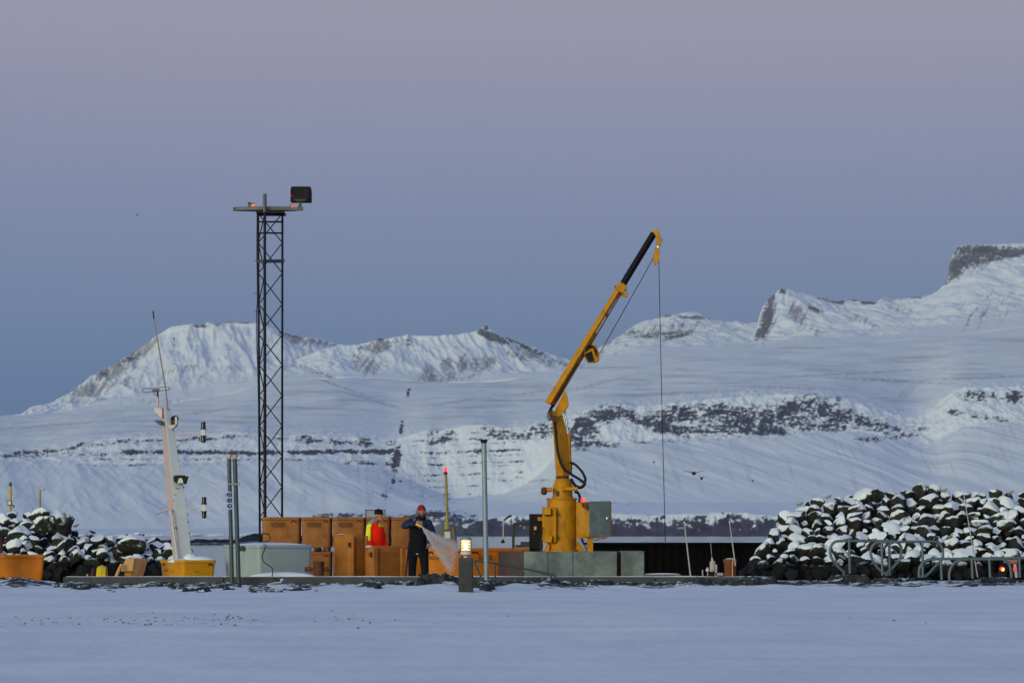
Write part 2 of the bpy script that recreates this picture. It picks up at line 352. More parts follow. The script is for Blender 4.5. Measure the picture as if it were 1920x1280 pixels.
def gauss(px, py, cx, cy, rx, ry, ang=0):
    a = math.radians(ang); dx = px - cx; dy = py - cy
    u = (dx * math.cos(a) + dy * math.sin(a)) / rx; v = (-dx * math.sin(a) + dy * math.cos(a)) / ry
    return np.exp(-(u * u + v * v) ** 1.5)
def poly(d): return (np.array([p[0] for p in d], float), np.array([p[1] for p in d], float))
def curve(d, x):
    a, b = poly(d); return np.interp(x, a, b)
def smooth1(a, k):
    ker = np.hanning(k + 2)[1:-1]; ker /= ker.sum()
    p = np.pad(a, ((k // 2, k // 2),) + ((0, 0),) * (a.ndim - 1), mode='edge')
    return np.apply_along_axis(lambda c: np.convolve(c, ker, 'valid'), 0, p)[:a.shape[0]]

def terrain(name, x0, x1, nx, rows, material, dz, cover, smooth=7, blur=0):
    """rows: (curve or value for y, distance Y, number of rows up to the next); dz(px,py,X,Y,s) height noise; cover -> rock, scree"""
    xs = np.linspace(x0, x1, nx)
    YY = []; PY = []; SS = []
    cs = []
    for k, (cy, Y, n) in enumerate(rows):
        y = curve(cy, xs) if isinstance(cy, list) else np.full(nx, float(cy))
        if blur and isinstance(cy, list): y = smooth1(y, blur)
        Yv = curve(Y, xs) if isinstance(Y, list) else np.full(nx, float(Y))
        cs.append((Yv, EYE + (HY - y) * Yv / F, n))
    Ys = []; Zs = []; Ss = []
    for k in range(len(cs) - 1):
        a, b = cs[k], cs[k + 1]
        for t in np.linspace(0, 1, a[2], endpoint=False):
            Ys.append(a[0] * (1 - t) + b[0] * t); Zs.append(a[1] * (1 - t) + b[1] * t); Ss.append(np.full(nx, k + t))
    Ys.append(cs[-1][0]); Zs.append(cs[-1][1]); Ss.append(np.full(nx, float(len(cs) - 1)))
    Ys = np.array(Ys); Zs = np.array(Zs); Ss = np.array(Ss)
    if smooth:
        Zs = smooth1(Zs, smooth)
    px = np.broadcast_to(xs, Ys.shape); X = (px - 960) * Ys / F
    py = HY - (Zs - EYE) * F / Ys
    Zs = Zs + dz(px, py, X, Ys, Ss)
    py = HY - (Zs - EYE) * F / Ys
    rock, scree = cover(px, py, X, Ys, Ss, Zs)
    ny = Ys.shape[0]
    co = np.stack([X, Ys, Zs], -1).reshape(-1, 3)
    idx = np.arange(nx * ny).reshape(ny, nx)
    q = np.stack([idx[:-1, :-1], idx[:-1, 1:], idx[1:, 1:], idx[1:, :-1]], -1).reshape(-1, 4)
    me = bpy.data.meshes.new(name)
    me.vertices.add(len(co)); me.vertices.foreach_set('co', co.ravel().astype(np.float32))
    me.loops.add(q.size); me.loops.foreach_set('vertex_index', q.ravel().astype(np.int32))
    me.polygons.add(len(q)); me.polygons.foreach_set('loop_start', np.arange(0, q.size, 4, dtype=np.int32))
    me.polygons.foreach_set('use_smooth', np.ones(len(q), bool))
    me.update(calc_edges=True)
    for nm, a in (("rock", rock), ("scree", scree)):
        at = me.attributes.new(nm, 'FLOAT', 'POINT'); at.data.foreach_set('value', np.clip(a, 0, 1).ravel().astype(np.float32))
    me.materials.append(material)
    o = bpy.data.objects.new(name, me); col.objects.link(o); structure(o)
    return o

# ------------------------------------------------------------------ far shore: bluff, talus, cliffs, plateau
K1 = 1004.6
k2 = [(-250, 1001), (500, 1000), (600, 985), (640, 966), (700, 968), (760, 975), (800, 964), (850, 968), (880, 975), (930, 968), (1000, 966), (1100, 960), (1150, 961), (1200, 965), (1280, 964), (1340, 960), (1400, 961), (1440, 967), (1480, 966), (1600, 965), (2170, 965)]
k3 = [(-250, 990), (350, 992), (500, 985), (650, 960), (800, 957), (900, 954), (1000, 948), (1150, 942), (1300, 942), (1450, 941), (2170, 938)]
k4 = [(-250, 862), (0, 862), (100, 868), (200, 868), (300, 865), (400, 865), (500, 858), (600, 862), (700, 874), (735, 890), (780, 905), (850, 935), (950, 925), (1000, 900), (1060, 840), (1150, 832), (1250, 818), (1300, 822), (1400, 814), (1500, 810), (1600, 808), (1660, 815), (1700, 830), (1750, 835), (1800, 800), (1850, 790), (1920, 785), (2170, 780)]
k5 = [(-250, 850), (0, 846), (50, 848), (100, 838), (150, 828), (250, 818), (400, 814), (450, 808), (500, 816), (600, 816), (700, 822), (740, 824), (760, 818), (800, 806), (830, 808), (850, 800), (900, 796), (950, 803), (1000, 793), (1050, 788), (1080, 770), (1120, 762), (1150, 758), (1200, 763), (1250, 759), (1300, 750), (1400, 743), (1500, 740), (1570, 746), (1640, 765), (1700, 788), (1740, 775), (1780, 738), (1800, 727), (1850, 726), (1920, 724), (2170, 720)]
k6 = [(-250, 782), (0, 781), (100, 778), (200, 768), (400, 748), (500, 722), (640, 706), (800, 716), (900, 718), (1000, 706), (1090, 692), (1200, 670), (1300, 664), (1400, 655), (1600, 644), (1800, 630), (1920, 615), (2170, 600)]
k7 = [(a, b + 60) for a, b in k6]
BANDS = [  # x range, y curve, half thickness, strength
    (225, 748, [(225, 848), (310, 847), (400, 848), (500, 849), (600, 847), (745, 845)], 4.4, 1.3),
    (20, 745, [(20, 850), (100, 846), (150, 836), (250, 826), (350, 825), (450, 818), (540, 823), (600, 826), (680, 832), (740, 830)], 4.5, 0.72),
    (5, 230, [(5, 854), (230, 850)], 4.0, 0.62), (150, 620, [(150, 860), (620, 862)], 2.6, 0.45), (160, 460, [(160, 873), (460, 870)], 2.6, 0.42),
    (640, 742, [(640, 866), (742, 870)], 4, 0.62), (560, 740, [(560, 880), (740, 884)], 2.5, 0.3), (720, 800, [(720, 905), (800, 900)], 3, .35)]
for yy, st in ((812, .35), (824, .62), (833, .3), (847, .66), (856, .35), (869, .58), (875, .3), (889, .55), (899, .32), (911, .42), (927, .32)):
    BANDS.append((768, 985 if yy < 910 else 900, [(768, yy + 3), (860, yy), (985, yy - 4)], 1.7 + (yy * 7 % 5) * .35, st * 1.2))
BANDS += [(1185, 1290, [(1185, 829), (1290, 826)], 3, .4), (1040, 1110, [(1040, 845), (1110, 842)], 2.5, .4), (900, 1060, [(900, 901), (1060, 900)], 3, .45), (1000, 1070, [(1000, 822), (1070, 815)], 4, .6)]
BLOBS = [(743, 862, 7, 22, 8, 1.3), (752, 800, 4, 14, 0, 1.0), (766, 736, 3, 8, 10, 1.0), (736, 905, 4, 10, 10, .7), (722, 927, 8, 7, 0, .7),
    (575, 824, 12, 7, 20, .9), (685, 830, 18, 8, 10, .9), (625, 828, 8, 8, 0, .6), (835, 822, 18, 9, -30, .95), (812, 828, 10, 10, -40, .7), (815, 812, 8, 10, 0, .5),
    (925, 812, 22, 9, 10, .6), (975, 815, 25, 10, 0, .65), (1020, 806, 30, 13, -10, .75), (900, 845, 8, 5, 0, .7), (1090, 808, 30, 24, -40, 1.0), (1140, 776, 36, 13, -10, .95),
    (1105, 832, 45, 7, 0, .95), (1185, 780, 24, 10, 20, .7), (1235, 798, 62, 11, 14, 1.05), (1275, 776, 50, 15, 0, .95), (1300, 806, 40, 8, 5, .9), (1350, 772, 80, 13, 0, .95), (1345, 800, 40, 10, 20, .7),
    (1420, 788, 95, 22, -5, 1.0), (1430, 808, 48, 7, 0, 1.15), (1500, 762, 60, 15, -10, .95), (1470, 778, 30, 12, -30, 1.0), (1560, 776, 62, 14, 14, .9), (1535, 800, 60, 9, 0, .85), (1620, 790, 50, 11, 18, .75),
    (1690, 808, 30, 9, 10, .5), (1630, 823, 22, 6, 0, .55), (1720, 803, 25, 5, 0, .4), (1835, 742, 30, 9, 0, .85), (1905, 744, 24, 10, 0, .85), (1790, 773, 18, 5, 10, .65), (1850, 782, 50, 5, 10, .45), (1680, 818, 15, 5, 0, .6),
    (800, 966, 50, 8, -5, .95), (860, 972, 30, 9, 0, .9), (640, 967, 40, 5, 0, .9), (720, 972, 40, 6, 0, .7), (1180, 943, 60, 2, 0, .3)]
def front_dz(px, py, X, Y, s):
    cliff = sstep(3.8, 4.1, s) * sstep(5.2, 4.95, s)
    tal = sstep(2.9, 3.3, s) * sstep(4.1, 3.9, s)
    plat = sstep(5.0, 5.3, s)
    bluff = sstep(0.8, 1.2, s) * sstep(2.2, 1.9, s)
    d = cliff * (ridged(X / 55, Y / 120, 3, 4) - 0.5) * 4.5 + cliff * fbm(X / 14, Y / 40, 5, 4) * (2.2 + 2.5 * sstep(1000, 1100, px))
    d += tal * ((ridged((X + (Y - 3500) * 0.25) / 85, Y / 900, 11, 4) - 0.5) * 4.2 + fbm(X / 40, Y / 200, 12, 3) * 0.5 + fbm(X / 160, Y / 260, 13, 2) * 5)
    d += plat * (fbm(X / 260, Y / 420, 21, 5) * 14 + ridged((X + Y * 0.3) / 500, Y / 260, 22, 3) * 4)
    d += bluff * (fbm(X / 18, Y / 30, 31, 4) * 4.5)
    return d
def front_cover(px, py, X, Y, s, Z):
    r = np.zeros_like(px)
    nb = fbm(px / 22, py / 7, 41, 4); nf = fbm(px / 6.5, py / 4.0, 42, 4); nc = fbm(px / 60, py / 40, 43, 3)
    for x0, x1, cy, th, st in BANDS:
        yc = curve(cy, px[0])[None, :] + 2.2 * perlin(px / 35, py * 0 + x0, 44) + 0.5 * perlin(px / 9, py * 0 + x0, 46)
        e = sstep(x0 - 8, x0 + 14, px) * sstep(x1 + 8, x1 - 14, px)
        r = np.maximum(r, e * st * (0.78 + 0.5 * perlin(px / 26, py * 0 + x0 * 1.7 + th, 48)) * np.exp(-((py - yc) / th) ** 2))
    rbnd = sstep(0.42, 0.9, r * 1.15 + nb * 0.45 + nf * 0.75 + nc * .3 + fbm(px / 3.5, py / 12, 61, 3) * 0.55 + fbm(px / 40, py / 200, 62, 3) * .5) * sstep(0.02, 0.25, r) * sstep(0.95, 1.1, s); r0 = r; r = np.zeros_like(px)
    for cx, cy, rx, ry, a, st in BLOBS:
        r = np.maximum(r, st * gauss(px, py, cx, cy, rx * 1.15, ry * 1.15, a))
    r = r * sstep(0.95, 1.1, s)
    nv = fbm((px + py * 0.4) / 9, py / 26, 45, 4); v = r * 1.12 + nb * 0.85 + nf * 0.95 + nv * 0.75 + nc * 0.35
    rock = np.maximum(rbnd, sstep(0.36, 1.05, v) * sstep(0.02, 0.25, r)); r = np.maximum(r, r0)
    steep = sstep(0.6, 0.98, s) * sstep(2.2, 1.95, s)
    bl = steep * sstep(600, 900, px)
    bt = np.clip(s - 1, 0, 1)                       # 0 shore .. 1 top of the low bluff
    bv = 1.75 - bt * 1.75 + fbm(px / 7, py / 9, 49, 4) * 0.9 + fbm(px / 26, py / 12, 47, 4) * 1.3 + 0.2 * np.exp(-((px - 1400) / 110) ** 2) + 0.3 * np.exp(-((px - 920) / 70) ** 2)
    rock = np.maximum(rock, bl * sstep(0.35, 0.75, bv) * sstep(2.02, 1.9, s))
    rock = np.maximum(rock, sstep(1.1, 0.98, s))
    plat = sstep(5.0, 5.15, s)
    st_ = fbm((px + py * 2) / 130, py / 5.5, 51, 5); st2 = fbm(px / 300, py / 14, 52, 4)
    sc = plat * (sstep(-0.05, 0.7, st_ + 0.5 * st2) * 0.42 + 0.05)
    for cx, cy, rx, ry, a, v in ((620, 718, 90, 3, 20, .8), (690, 748, 70, 3, 16, .7), (560, 764, 90, 3, 2, .6), (90, 798, 120, 4, -4, .7), (250, 782, 70, 3, -6, .5), (1300, 736, 150, 3.5, -2, .8), (1560, 702, 190, 2.5, -3, .7), (1660, 713, 150, 3, 3, .8), (1480, 727, 130, 3, 2, .7), (1110, 722, 90, 3, -14, .7), (860, 752, 80, 3, -8, .6), (1830, 708, 120, 3, -2, .8), (1000, 735, 60, 3, -10, .6), (400, 770, 80, 3, -8, .6), (1700, 735, 30, 8, -40, .5)):
        sc = np.maximum(sc, plat * v * gauss(px, py, cx, cy, rx, ry, a) * (0.6 + 0.9 * nf))
    tal = sstep(2.9, 3.3, s) * sstep(4.2, 3.9, s)
    sl = 0.9 * sstep(560, 420, px) - 0.45 * sstep(1000, 1200, px); tn = fbm((px + (py - 860) * sl) / 9, (py + 0.2 * px) / 70, 53, 5)
    sc = sc + tal * sstep(0.0, 0.7, tn + 0.45 * fbm(px / 60, py / 60, 54, 3)) * 0.26
    sc = sc + sstep(0.05, 0.4, r) * sstep(-0.2, 0.5, nb + nf * 0.6) * 0.62
    return rock, sc
terrain("cliff_hills", -250, 2170, 1500, [(1012, 2950, 3), (K1, 3000, 22), (k2, 3040, 26), (k3, 3500, 120), (k4, 4200, 100), (k5, 4360, 130), (k6, 6300, 8), (k7, 7400, 2)], m_terr, front_dz, front_cover, smooth=5, blur=45)

# ------------------------------------------------------------------ peaks behind the plateau
def peak(name, x0, x1, nx, crest, Yc, foot_add, blobs, scree_blobs, amp, seed, mid=0.38, gl=70, blur=5):
    cx = [p[0] for p in crest]
    kf = [(x, np.interp(x, *poly(k6)) + foot_add + 70) for x in range(int(x0) - 20, int(x1) + 60, 20)]
    k6x = [(x, float(np.interp(x, *poly(k6)))) for x, f in kf]
    cr_ = lambda x: float(np.interp(x, *poly(crest)))
    ke = [(x, min(f + 1.0, f + (cr_(x) - f) * .02 + 1)) if cr_(x) < f - 6 else (x, max(f, cr_(x)) + 14) for x, f in k6x]
    av = lambda x, r: float(np.mean([cr_(x + d) for d in np.linspace(-r, r, 15)]))
    km = [(x, e + (av(x, 110) - e) * mid) for x, e in ke]
    kq = [(x, e + (av(x, 55) - e) * 0.74) for x, e in ke]
    kb = [(x, cr_(x) + 40) for x, f in kf]
    Y0 = 6280
    def dz(px, py, X, Y, s):
        e = sstep(1.0, 2.0, s) * sstep(4.35, 3.9, s); m_ = sstep(1.0, 1.8, s)
        h = sstep(3.97, 3.8, s)
        return (m_ * e * h * (ridged((X + Y * 0.15) / gl, Y / 700, seed, 3) - 0.55) * amp * 0.5 + m_ * h * fbm(X / 90, Y / 200, seed + 5, 5) * amp * 0.5
                + sstep(3.9, 4.0, s) * fbm(X / 16, Y * 0, seed + 9, 4) * 4)
    def cover(px, py, X, Y, s, Z):
        nb = fbm(px / 18, py / 9, seed + 20, 4); nf = fbm(px / 6, py / 4.5, seed + 21, 4); st = fbm((px + py * 0.5) / 8, py / 30, seed + 22, 4)
        r = np.zeros_like(px); q = np.zeros_like(px)
        for cx_, cy_, rx, ry, a, v in blobs: r = np.maximum(r, v * gauss(px, py, cx_, cy_, rx * 1.15, ry * 1.15, a))
        for cx_, cy_, rx, ry, a, v in scree_blobs: q = np.maximum(q, v * gauss(px, py, cx_, cy_, rx * 1.2, ry * 1.2, a))
        ns = fbm(px / 30, py / 2.6, seed + 23, 4); rock = sstep(0.42, 0.95, r * 1.1 + nb * 0.6 + nf * 0.8 + ns * 0.75 + st * .3) * sstep(0.03, 0.25, r) * .92
        sc = sstep(0.25, 1.1, q * 1.1 + st * 0.9 + nf * 0.7) * sstep(0.03, 0.3, q) * 0.85
        sc = sc + sstep(0.1, 0.7, st + nb * 0.5) * 0.12 + 0.35 * sstep(0.15, 0.6, r + nf * 0.3)
        return rock, sc
    terrain(name, x0, x1, nx, [(kf, 5600, 8), (ke, Y0, 50), (km, Y0 + (Yc - Y0) * 0.48, 60), (kq, Y0 + (Yc - Y0) * 0.82, 60), (crest, Yc, 14), (kb, Yc + 700, 3), ([(a, b + 200) for a, b in kf], Yc + 2200, 2)], m_peak, dz, cover, smooth=5, blur=blur)
peak("mountain", -120, 720, 620, [(-200, 800), (0, 779), (40, 776), (80, 764), (130, 736), (170, 706), (215, 681), (250, 660), (290, 631), (320, 612), (345, 608), (360, 606), (375, 609), (390, 604), (410, 606), (430, 603), (480, 604), (520, 617), (545, 627), (580, 633), (610, 638), (640, 645), (700, 665), (760, 690), (800, 720)], 7400, 34,
    [(375, 610, 14, 5, 0, .9), (410, 607, 10, 4, 0, .8), (432, 603, 14, 3, 0, 1.0), (460, 604, 16, 2.5, 0, .8), (327, 636, 2, 4, 0, .7), (240, 672, 24, 7, -32, .6), (195, 700, 14, 6, -30, .6), (548, 628, 16, 4, 25, .6)],
    [(265, 655, 34, 14, -36, .95), (215, 692, 40, 18, -32, .95), (168, 732, 34, 14, -15, .9), (240, 712, 22, 9, -20, .6), (345, 692, 32, 7, -10, .5), (300, 752, 60, 5, 0, .45), (150, 752, 40, 5, 0, .5), (550, 632, 34, 9, 22, .9), (590, 640, 40, 5, 10, .7), (205, 720, 16, 6, -10, .7)], 26, 101)
peak("mountain", 420, 1230, 640, [(380, 760), (470, 712), (520, 690), (560, 672), (600, 656), (640, 646), (660, 648), (690, 641), (710, 634), (740, 632), (758, 629), (765, 625), (774, 628), (800, 629), (830, 629), (860, 626), (890, 621), (900, 616), (906, 613), (911, 609), (917, 614), (925, 620), (940, 628), (955, 634), (985, 645), (1010, 655), (1040, 666), (1065, 674), (1100, 690), (1160, 706), (1230, 720), (1300, 730)], 6900, 30,
    [(922, 631, 27, 7, 24, 1.5), (908, 624, 12, 6, 10, 1.4), (911, 613, 4, 6, 0, 1.4), (958, 637, 12, 4, 30, .9), (712, 634, 16, 4, -10, .7), (985, 650, 18, 4, 25, .9), (1005, 659, 20, 4, 22, .8), (765, 640, 3, 12, 0, .5), (675, 655, 5, 6, -40, .6)],
    [(712, 648, 26, 13, -20, .95), (688, 682, 30, 17, 15, .8), (766, 642, 6, 16, 0, .8), (812, 712, 30, 14, 0, .9), (840, 692, 11, 20, -12, .9), (868, 683, 11, 18, 0, .9), (905, 680, 24, 13, -10, .9), (805, 695, 12, 14, 20, .7), (965, 665, 26, 6, 20, .7), (1000, 664, 40, 9, 24, .9), (1060, 684, 40, 4, 18, .6), (870, 708, 22, 4, -15, .5), (800, 740, 28, 4, 0, .5), (885, 725, 24, 4, -20, .5), (600, 700, 60, 4, 20, .7), (560, 690, 30, 4, 15, .6), (650, 735, 60, 5, 18, .6)], 26, 131)
peak("mountain", 960, 1520, 420, [(900, 760), (960, 726), (1040, 696), (1090, 674), (1120, 655), (1150, 637), (1175, 619), (1195, 606), (1215, 598), (1222, 599), (1245, 591), (1262, 589), (1290, 584), (1308, 585), (1318, 590), (1326, 593), (1334, 598), (1370, 604), (1420, 606), (1470, 610), (1540, 640)], 9400, 10,
    [(1240, 626, 60, 4, -6, .75), (1272, 629, 28, 4, -14, 1.0), (1165, 626, 34, 4, -8, .55), (1300, 595, 32, 3, 4, .9), (1224, 632, 26, 3, 0, .6), (1250, 591, 26, 3, -10, .5)],
    [(1240, 616, 70, 8, -8, .6), (1150, 640, 24, 6, -20, .5), (1120, 665, 24, 10, -20, .4)], 30, 161, gl=60)
peak("mountain", 1330, 2200, 660, [(1320, 710), (1350, 690), (1380, 668), (1400, 650), (1410, 636), (1416, 620), (1420, 604), (1424, 590), (1430, 574), (1437, 564), (1447, 555), (1458, 545), (1466, 539), (1472, 545), (1478, 541), (1500, 548), (1540, 558), (1565, 565), (1585, 563), (1600, 561), (1625, 565), (1640, 566), (1660, 556), (1680, 560), (1710, 558), (1745, 552), (1762, 543), (1771, 532), (1776, 520), (1779, 500), (1785, 480), (1792, 466), (1800, 460), (1850, 458), (1920, 455), (2000, 450), (2200, 440)], 8200, 24,
    [(1438, 600, 10, 34, 14, 1.15), (1424, 625, 7, 14, 20, 1.1), (1446, 560, 6, 10, 20, .9), (1468, 545, 6, 6, 0, 1.0), (1545, 560, 14, 3, 10, .8), (1572, 566, 12, 4, 0, 1.0), (1600, 562, 12, 3, 0, .8), (1628, 567, 15, 4, 0, 1.1), (1527, 580, 13, 6, 25, .9), (1540, 586, 7, 4, 30, .7), (1840, 470, 60, 8, 0, 1.1), (1900, 474, 60, 8, -3, 1.1), (1960, 472, 60, 10, 0, 1.0), (1815, 490, 34, 13, -15, 1.1), (1790, 505, 14, 18, 15, 1.1), (1778, 525, 12, 6, -40, .9), (1720, 556, 14, 3, 0, .8), (1850, 486, 50, 6, -10, .9), (1700, 655, 120, 2.5, -4, .45)],
    [(1495, 590, 14, 26, -30, .8), (1520, 615, 20, 10, 40, .5), (1440, 590, 14, 40, 10, .7), (1820, 484, 60, 22, -8, .9), (1665, 560, 24, 5, 0, .7), (1700, 582, 50, 6, 10, .4), (1620, 600, 60, 10, 30, .35), (1850, 580, 60, 30, -20, .35), (1800, 650, 120, 8, -4, .5)], 30, 191, mid=0.33, gl=90, blur=3)

# low dark spit and headland across the harbour mouth
SP = [(-60, 1011), (300, 1011), (340, 1010.5), (400, 1010), (440, 1011), (455, 1005), (470, 1000), (485, 999), (510, 1001), (540, 1004), (600, 1003), (720, 1004), (800, 1010), (840, 1016)]
terrain("spit", -60, 840, 420, [(1023, 640, 3), (1020, 660, 14), (SP, 672, 8), ([(a, b + 12) for a, b in SP], 700, 2)], m_coast,
    lambda px, py, X, Y, s: sstep(0.9, 1.6, s) * fbm(X / 2.2, Y / 8, 211, 4) * 0.5,
    lambda px, py, X, Y, s, Z: (1 - sstep(1.02, 1.25, s + fbm(px / 9, py / 3, 212, 3) * 0.2) * sstep(0.25, -0.25, s - 1.2) * 0.6 * (1 - sstep(1.2, 1.3, s)), px * 0), smooth=3)

# ------------------------------------------------------------------ sea
def sea():
    bm = MB(); s = 9000
    bm.add([(-s, 40, -1.4), (s, 40, -1.4), (s, 11000, -1.4), (-s, 11000, -1.4)], [(0, 1, 2, 3)])
    m = bpy.data.materials.new("harbour_water"); m.use_nodes = True; nt = m.node_tree; b = nt.nodes['Principled BSDF']; K = nt.nodes.new
    b.inputs['Base Color'].default_value = (0.015, 0.024, 0.034, 1); b.inputs['Roughness'].default_value = 0.12; b.inputs['IOR'].default_value = 1.33
    g = K("ShaderNodeNewGeometry"); mp = K("ShaderNodeMapping"); mp.inputs['Scale'].default_value = (0.5, 0.16, 1); nt.links.new(g.outputs['Position'], mp.inputs[0])
    n = K("ShaderNodeTexNoise"); n.inputs['Scale'].default_value = 1.0; n.inputs['Detail'].default_value = 6; nt.links.new(mp.outputs[0], n.inputs[0])
    bp = K("ShaderNodeBump"); bp.inputs['Strength'].default_value = 0.25; bp.inputs['Distance'].default_value = 0.2; nt.links.new(n.outputs[0], bp.inputs['Height']); nt.links.new(bp.outputs[0], b.inputs['Normal'])
    structure(bm.build("water", m))
sea()

# ------------------------------------------------------------------ snowy ground, rubble edge, quay deck
YK = 60.0                                     # front face of the quay kerb
def grid(name, X, Y, Z, material):
    ny, nx = Z.shape; co = np.stack([X, Y, Z], -1).reshape(-1, 3); idx = np.arange(nx * ny).reshape(ny, nx)
    q = np.stack([idx[:-1, :-1], idx[:-1, 1:], idx[1:, 1:], idx[1:, :-1]], -1).reshape(-1, 4)
    me = bpy.data.meshes.new(name); me.vertices.add(len(co)); me.vertices.foreach_set('co', co.ravel().astype(np.float32))
    me.loops.add(q.size); me.loops.foreach_set('vertex_index', q.ravel().astype(np.int32))
    me.polygons.add(len(q)); me.polygons.foreach_set('loop_start', np.arange(0, q.size, 4, dtype=np.int32)); me.polygons.foreach_set('use_smooth', np.ones(len(q), bool))
    me.update(calc_edges=True); me.materials.append(material); o = bpy.data.objects.new(name, me); col.objects.link(o); return o
def snow_ground():
    xs = np.linspace(-24, 24, 900); ys = np.concatenate([np.linspace(-30, 16, 12), np.linspace(17, 48, 160), np.linspace(48.1, 60.5, 260)])
    X, Y = np.meshgrid(xs, ys)
    px = 960 + X * F / np.maximum(Y, 5)
    z = 0.10 + fbm(X / 6, Y / 9, 301, 4) * 0.03 + fbm(X / 1.1, Y / 2.2, 302, 4) * 0.016 + fbm(X / 0.25, Y / 0.4, 303, 3) * 0.007
    z -= 0.035 * np.exp(-((Y - 33 - 0.05 * X) / 0.35) ** 2) + 0.03 * np.exp(-((Y - 35.2 - 0.05 * X) / 0.35) ** 2) + 0.03 * np.exp(-((Y - 41 - 0.03 * X) / 0.5) ** 2) + 0.012 * np.exp(-((Y - 24 + 0.06 * X) / 0.25) ** 2) + 0.012 * np.exp(-((Y - 26 + 0.04 * X) / 0.4) ** 2)
    rise = sstep(50, 58, Y)
    z += rise * (0.055 + 0.05 * fbm(X / 2.6, Y / 5, 304, 3) + 0.05 * fbm(X / 0.7, Y / 1.5, 305, 4))
    # drift beside the lamp bollard
    z += 0.05 * np.exp(-(((px - 840) / 60) ** 2 + ((Y - 57) / 2.5) ** 2)) * rise + 0.05 * np.exp(-(((px - 960) / 60) ** 2 + ((Y - 57.5) / 2) ** 2))
    # ragged lip: falls away before the kerb
    edge = 57.3 + 4.6 * fbm(X / 1.7, X * 0, 306, 4) + 1.2 * fbm(X / 0.22, X * 0, 307, 3)
    z -= (0.30 - 0.24 * sstep(-0.05, 0.12, fbm(X / 2.0, Y / 1.1, 308, 3))) * sstep(0, 0.8, Y - edge) + 0.2 * sstep(59.6, 60, Y)
    o = grid("snow_ground", X, Y, z, m_snowground); structure(o)
m_snowground = bpy.data.materials.new("snow_field"); m_snowground.use_nodes = True
def _sg():
    nt = m_snowground.node_tree; b = nt.nodes['Principled BSDF']; K = nt.nodes.new
    g = K("ShaderNodeNewGeometry")
    mp = K("ShaderNodeMapping"); mp.inputs['Scale'].default_value = (0.35, 0.35, 1); nt.links.new(g.outputs['Position'], mp.inputs[0])
    n = K("ShaderNodeTexNoise"); n.inputs['Scale'].default_value = 1.2; n.inputs['Detail'].default_value = 7; nt.links.new(mp.outputs[0], n.inputs[0])
    r = K("ShaderNodeMapRange"); r.inputs[1].default_value = 0.3; r.inputs[2].default_value = 0.7; nt.links.new(n.outputs[0], r.inputs[0])
    x = K("ShaderNodeMix"); x.data_type = 'RGBA'; x.inputs[6].default_value = (0.70, 0.72, 0.78, 1); x.inputs[7].default_value = (0.83, 0.84, 0.87, 1)
    nt.links.new(r.outputs[0], x.inputs[0])
    # a line of grit along the ploughed track
    n2 = K("ShaderNodeTexNoise"); n2.inputs['Scale'].default_value = 12; n2.inputs['Detail'].default_value = 6; n2.inputs['Roughness'].default_value = 0.75
    mp2 = K("ShaderNodeMapping"); mp2.inputs['Scale'].default_value = (0.5, 0.35, 1); nt.links.new(g.outputs['Position'], mp2.inputs[0]); nt.links.new(mp2.outputs[0], n2.inputs[0])
    sp = K("ShaderNodeSeparateXYZ"); nt.links.new(g.outputs['Position'], sp.inputs[0])
    ad = K("ShaderNodeMath"); ad.operation = 'MULTIPLY_ADD'; ad.inputs[1].default_value = 0.12; ad.inputs[2].default_value = 0; nt.links.new(sp.outputs[0], ad.inputs[0])
    sb = K("ShaderNodeMath"); sb.operation = 'SUBTRACT'; nt.links.new(sp.outputs[1], sb.inputs[0]); nt.links.new(ad.outputs[0], sb.inputs[1])
    cp = K("ShaderNodeMath"); cp.operation = 'COMPARE'; cp.inputs[1].default_value = 37.2; cp.inputs[2].default_value = 1.6; nt.links.new(sb.outputs[0], cp.inputs[0])
    xl = K("ShaderNodeMapRange"); xl.inputs[1].default_value = 1.0; xl.inputs[2].default_value = -3.0; nt.links.new(sp.outputs[0], xl.inputs[0])
    gr = K("ShaderNodeMapRange"); gr.inputs[1].default_value = 0.54; gr.inputs[2].default_value = 0.68; gr.inputs[4].default_value = 0.6; nt.links.new(n2.outputs[0], gr.inputs[0])
    m1 = K("ShaderNodeMath"); m1.operation = 'MULTIPLY'; nt.links.new(cp.outputs[0], m1.inputs[0]); nt.links.new(gr.outputs[0], m1.inputs[1])
    m2 = K("ShaderNodeMath"); m2.operation = 'MULTIPLY'; nt.links.new(m1.outputs[0], m2.inputs[0]); nt.links.new(xl.outputs[0], m2.inputs[1])
    x2 = K("ShaderNodeMix"); x2.data_type = 'RGBA'; x2.inputs[7].default_value = (0.12, 0.12, 0.13, 1); nt.links.new(m2.outputs[0], x2.inputs[0]); nt.links.new(x.outputs[2], x2.inputs[6])
    nt.links.new(x2.outputs[2], b.inputs['Base Color']); b.inputs['Roughness'].default_value = 0.8; b.inputs['Specular IOR Level'].default_value = 0.25
    n3 = K("ShaderNodeTexNoise"); n3.inputs['Scale'].default_value = 9; n3.inputs['Detail'].default_value = 6; nt.links.new(g.outputs['Position'], n3.inputs[0])
    bp = K("ShaderNodeBump"); bp.inputs['Strength'].default_value = 0.35; bp.inputs['Distance'].default_value = 0.03; nt.links.new(n3.outputs[0], bp.inputs['Height']); nt.links.new(bp.outputs[0], b.inputs['Normal'])
_sg(); snow_ground()
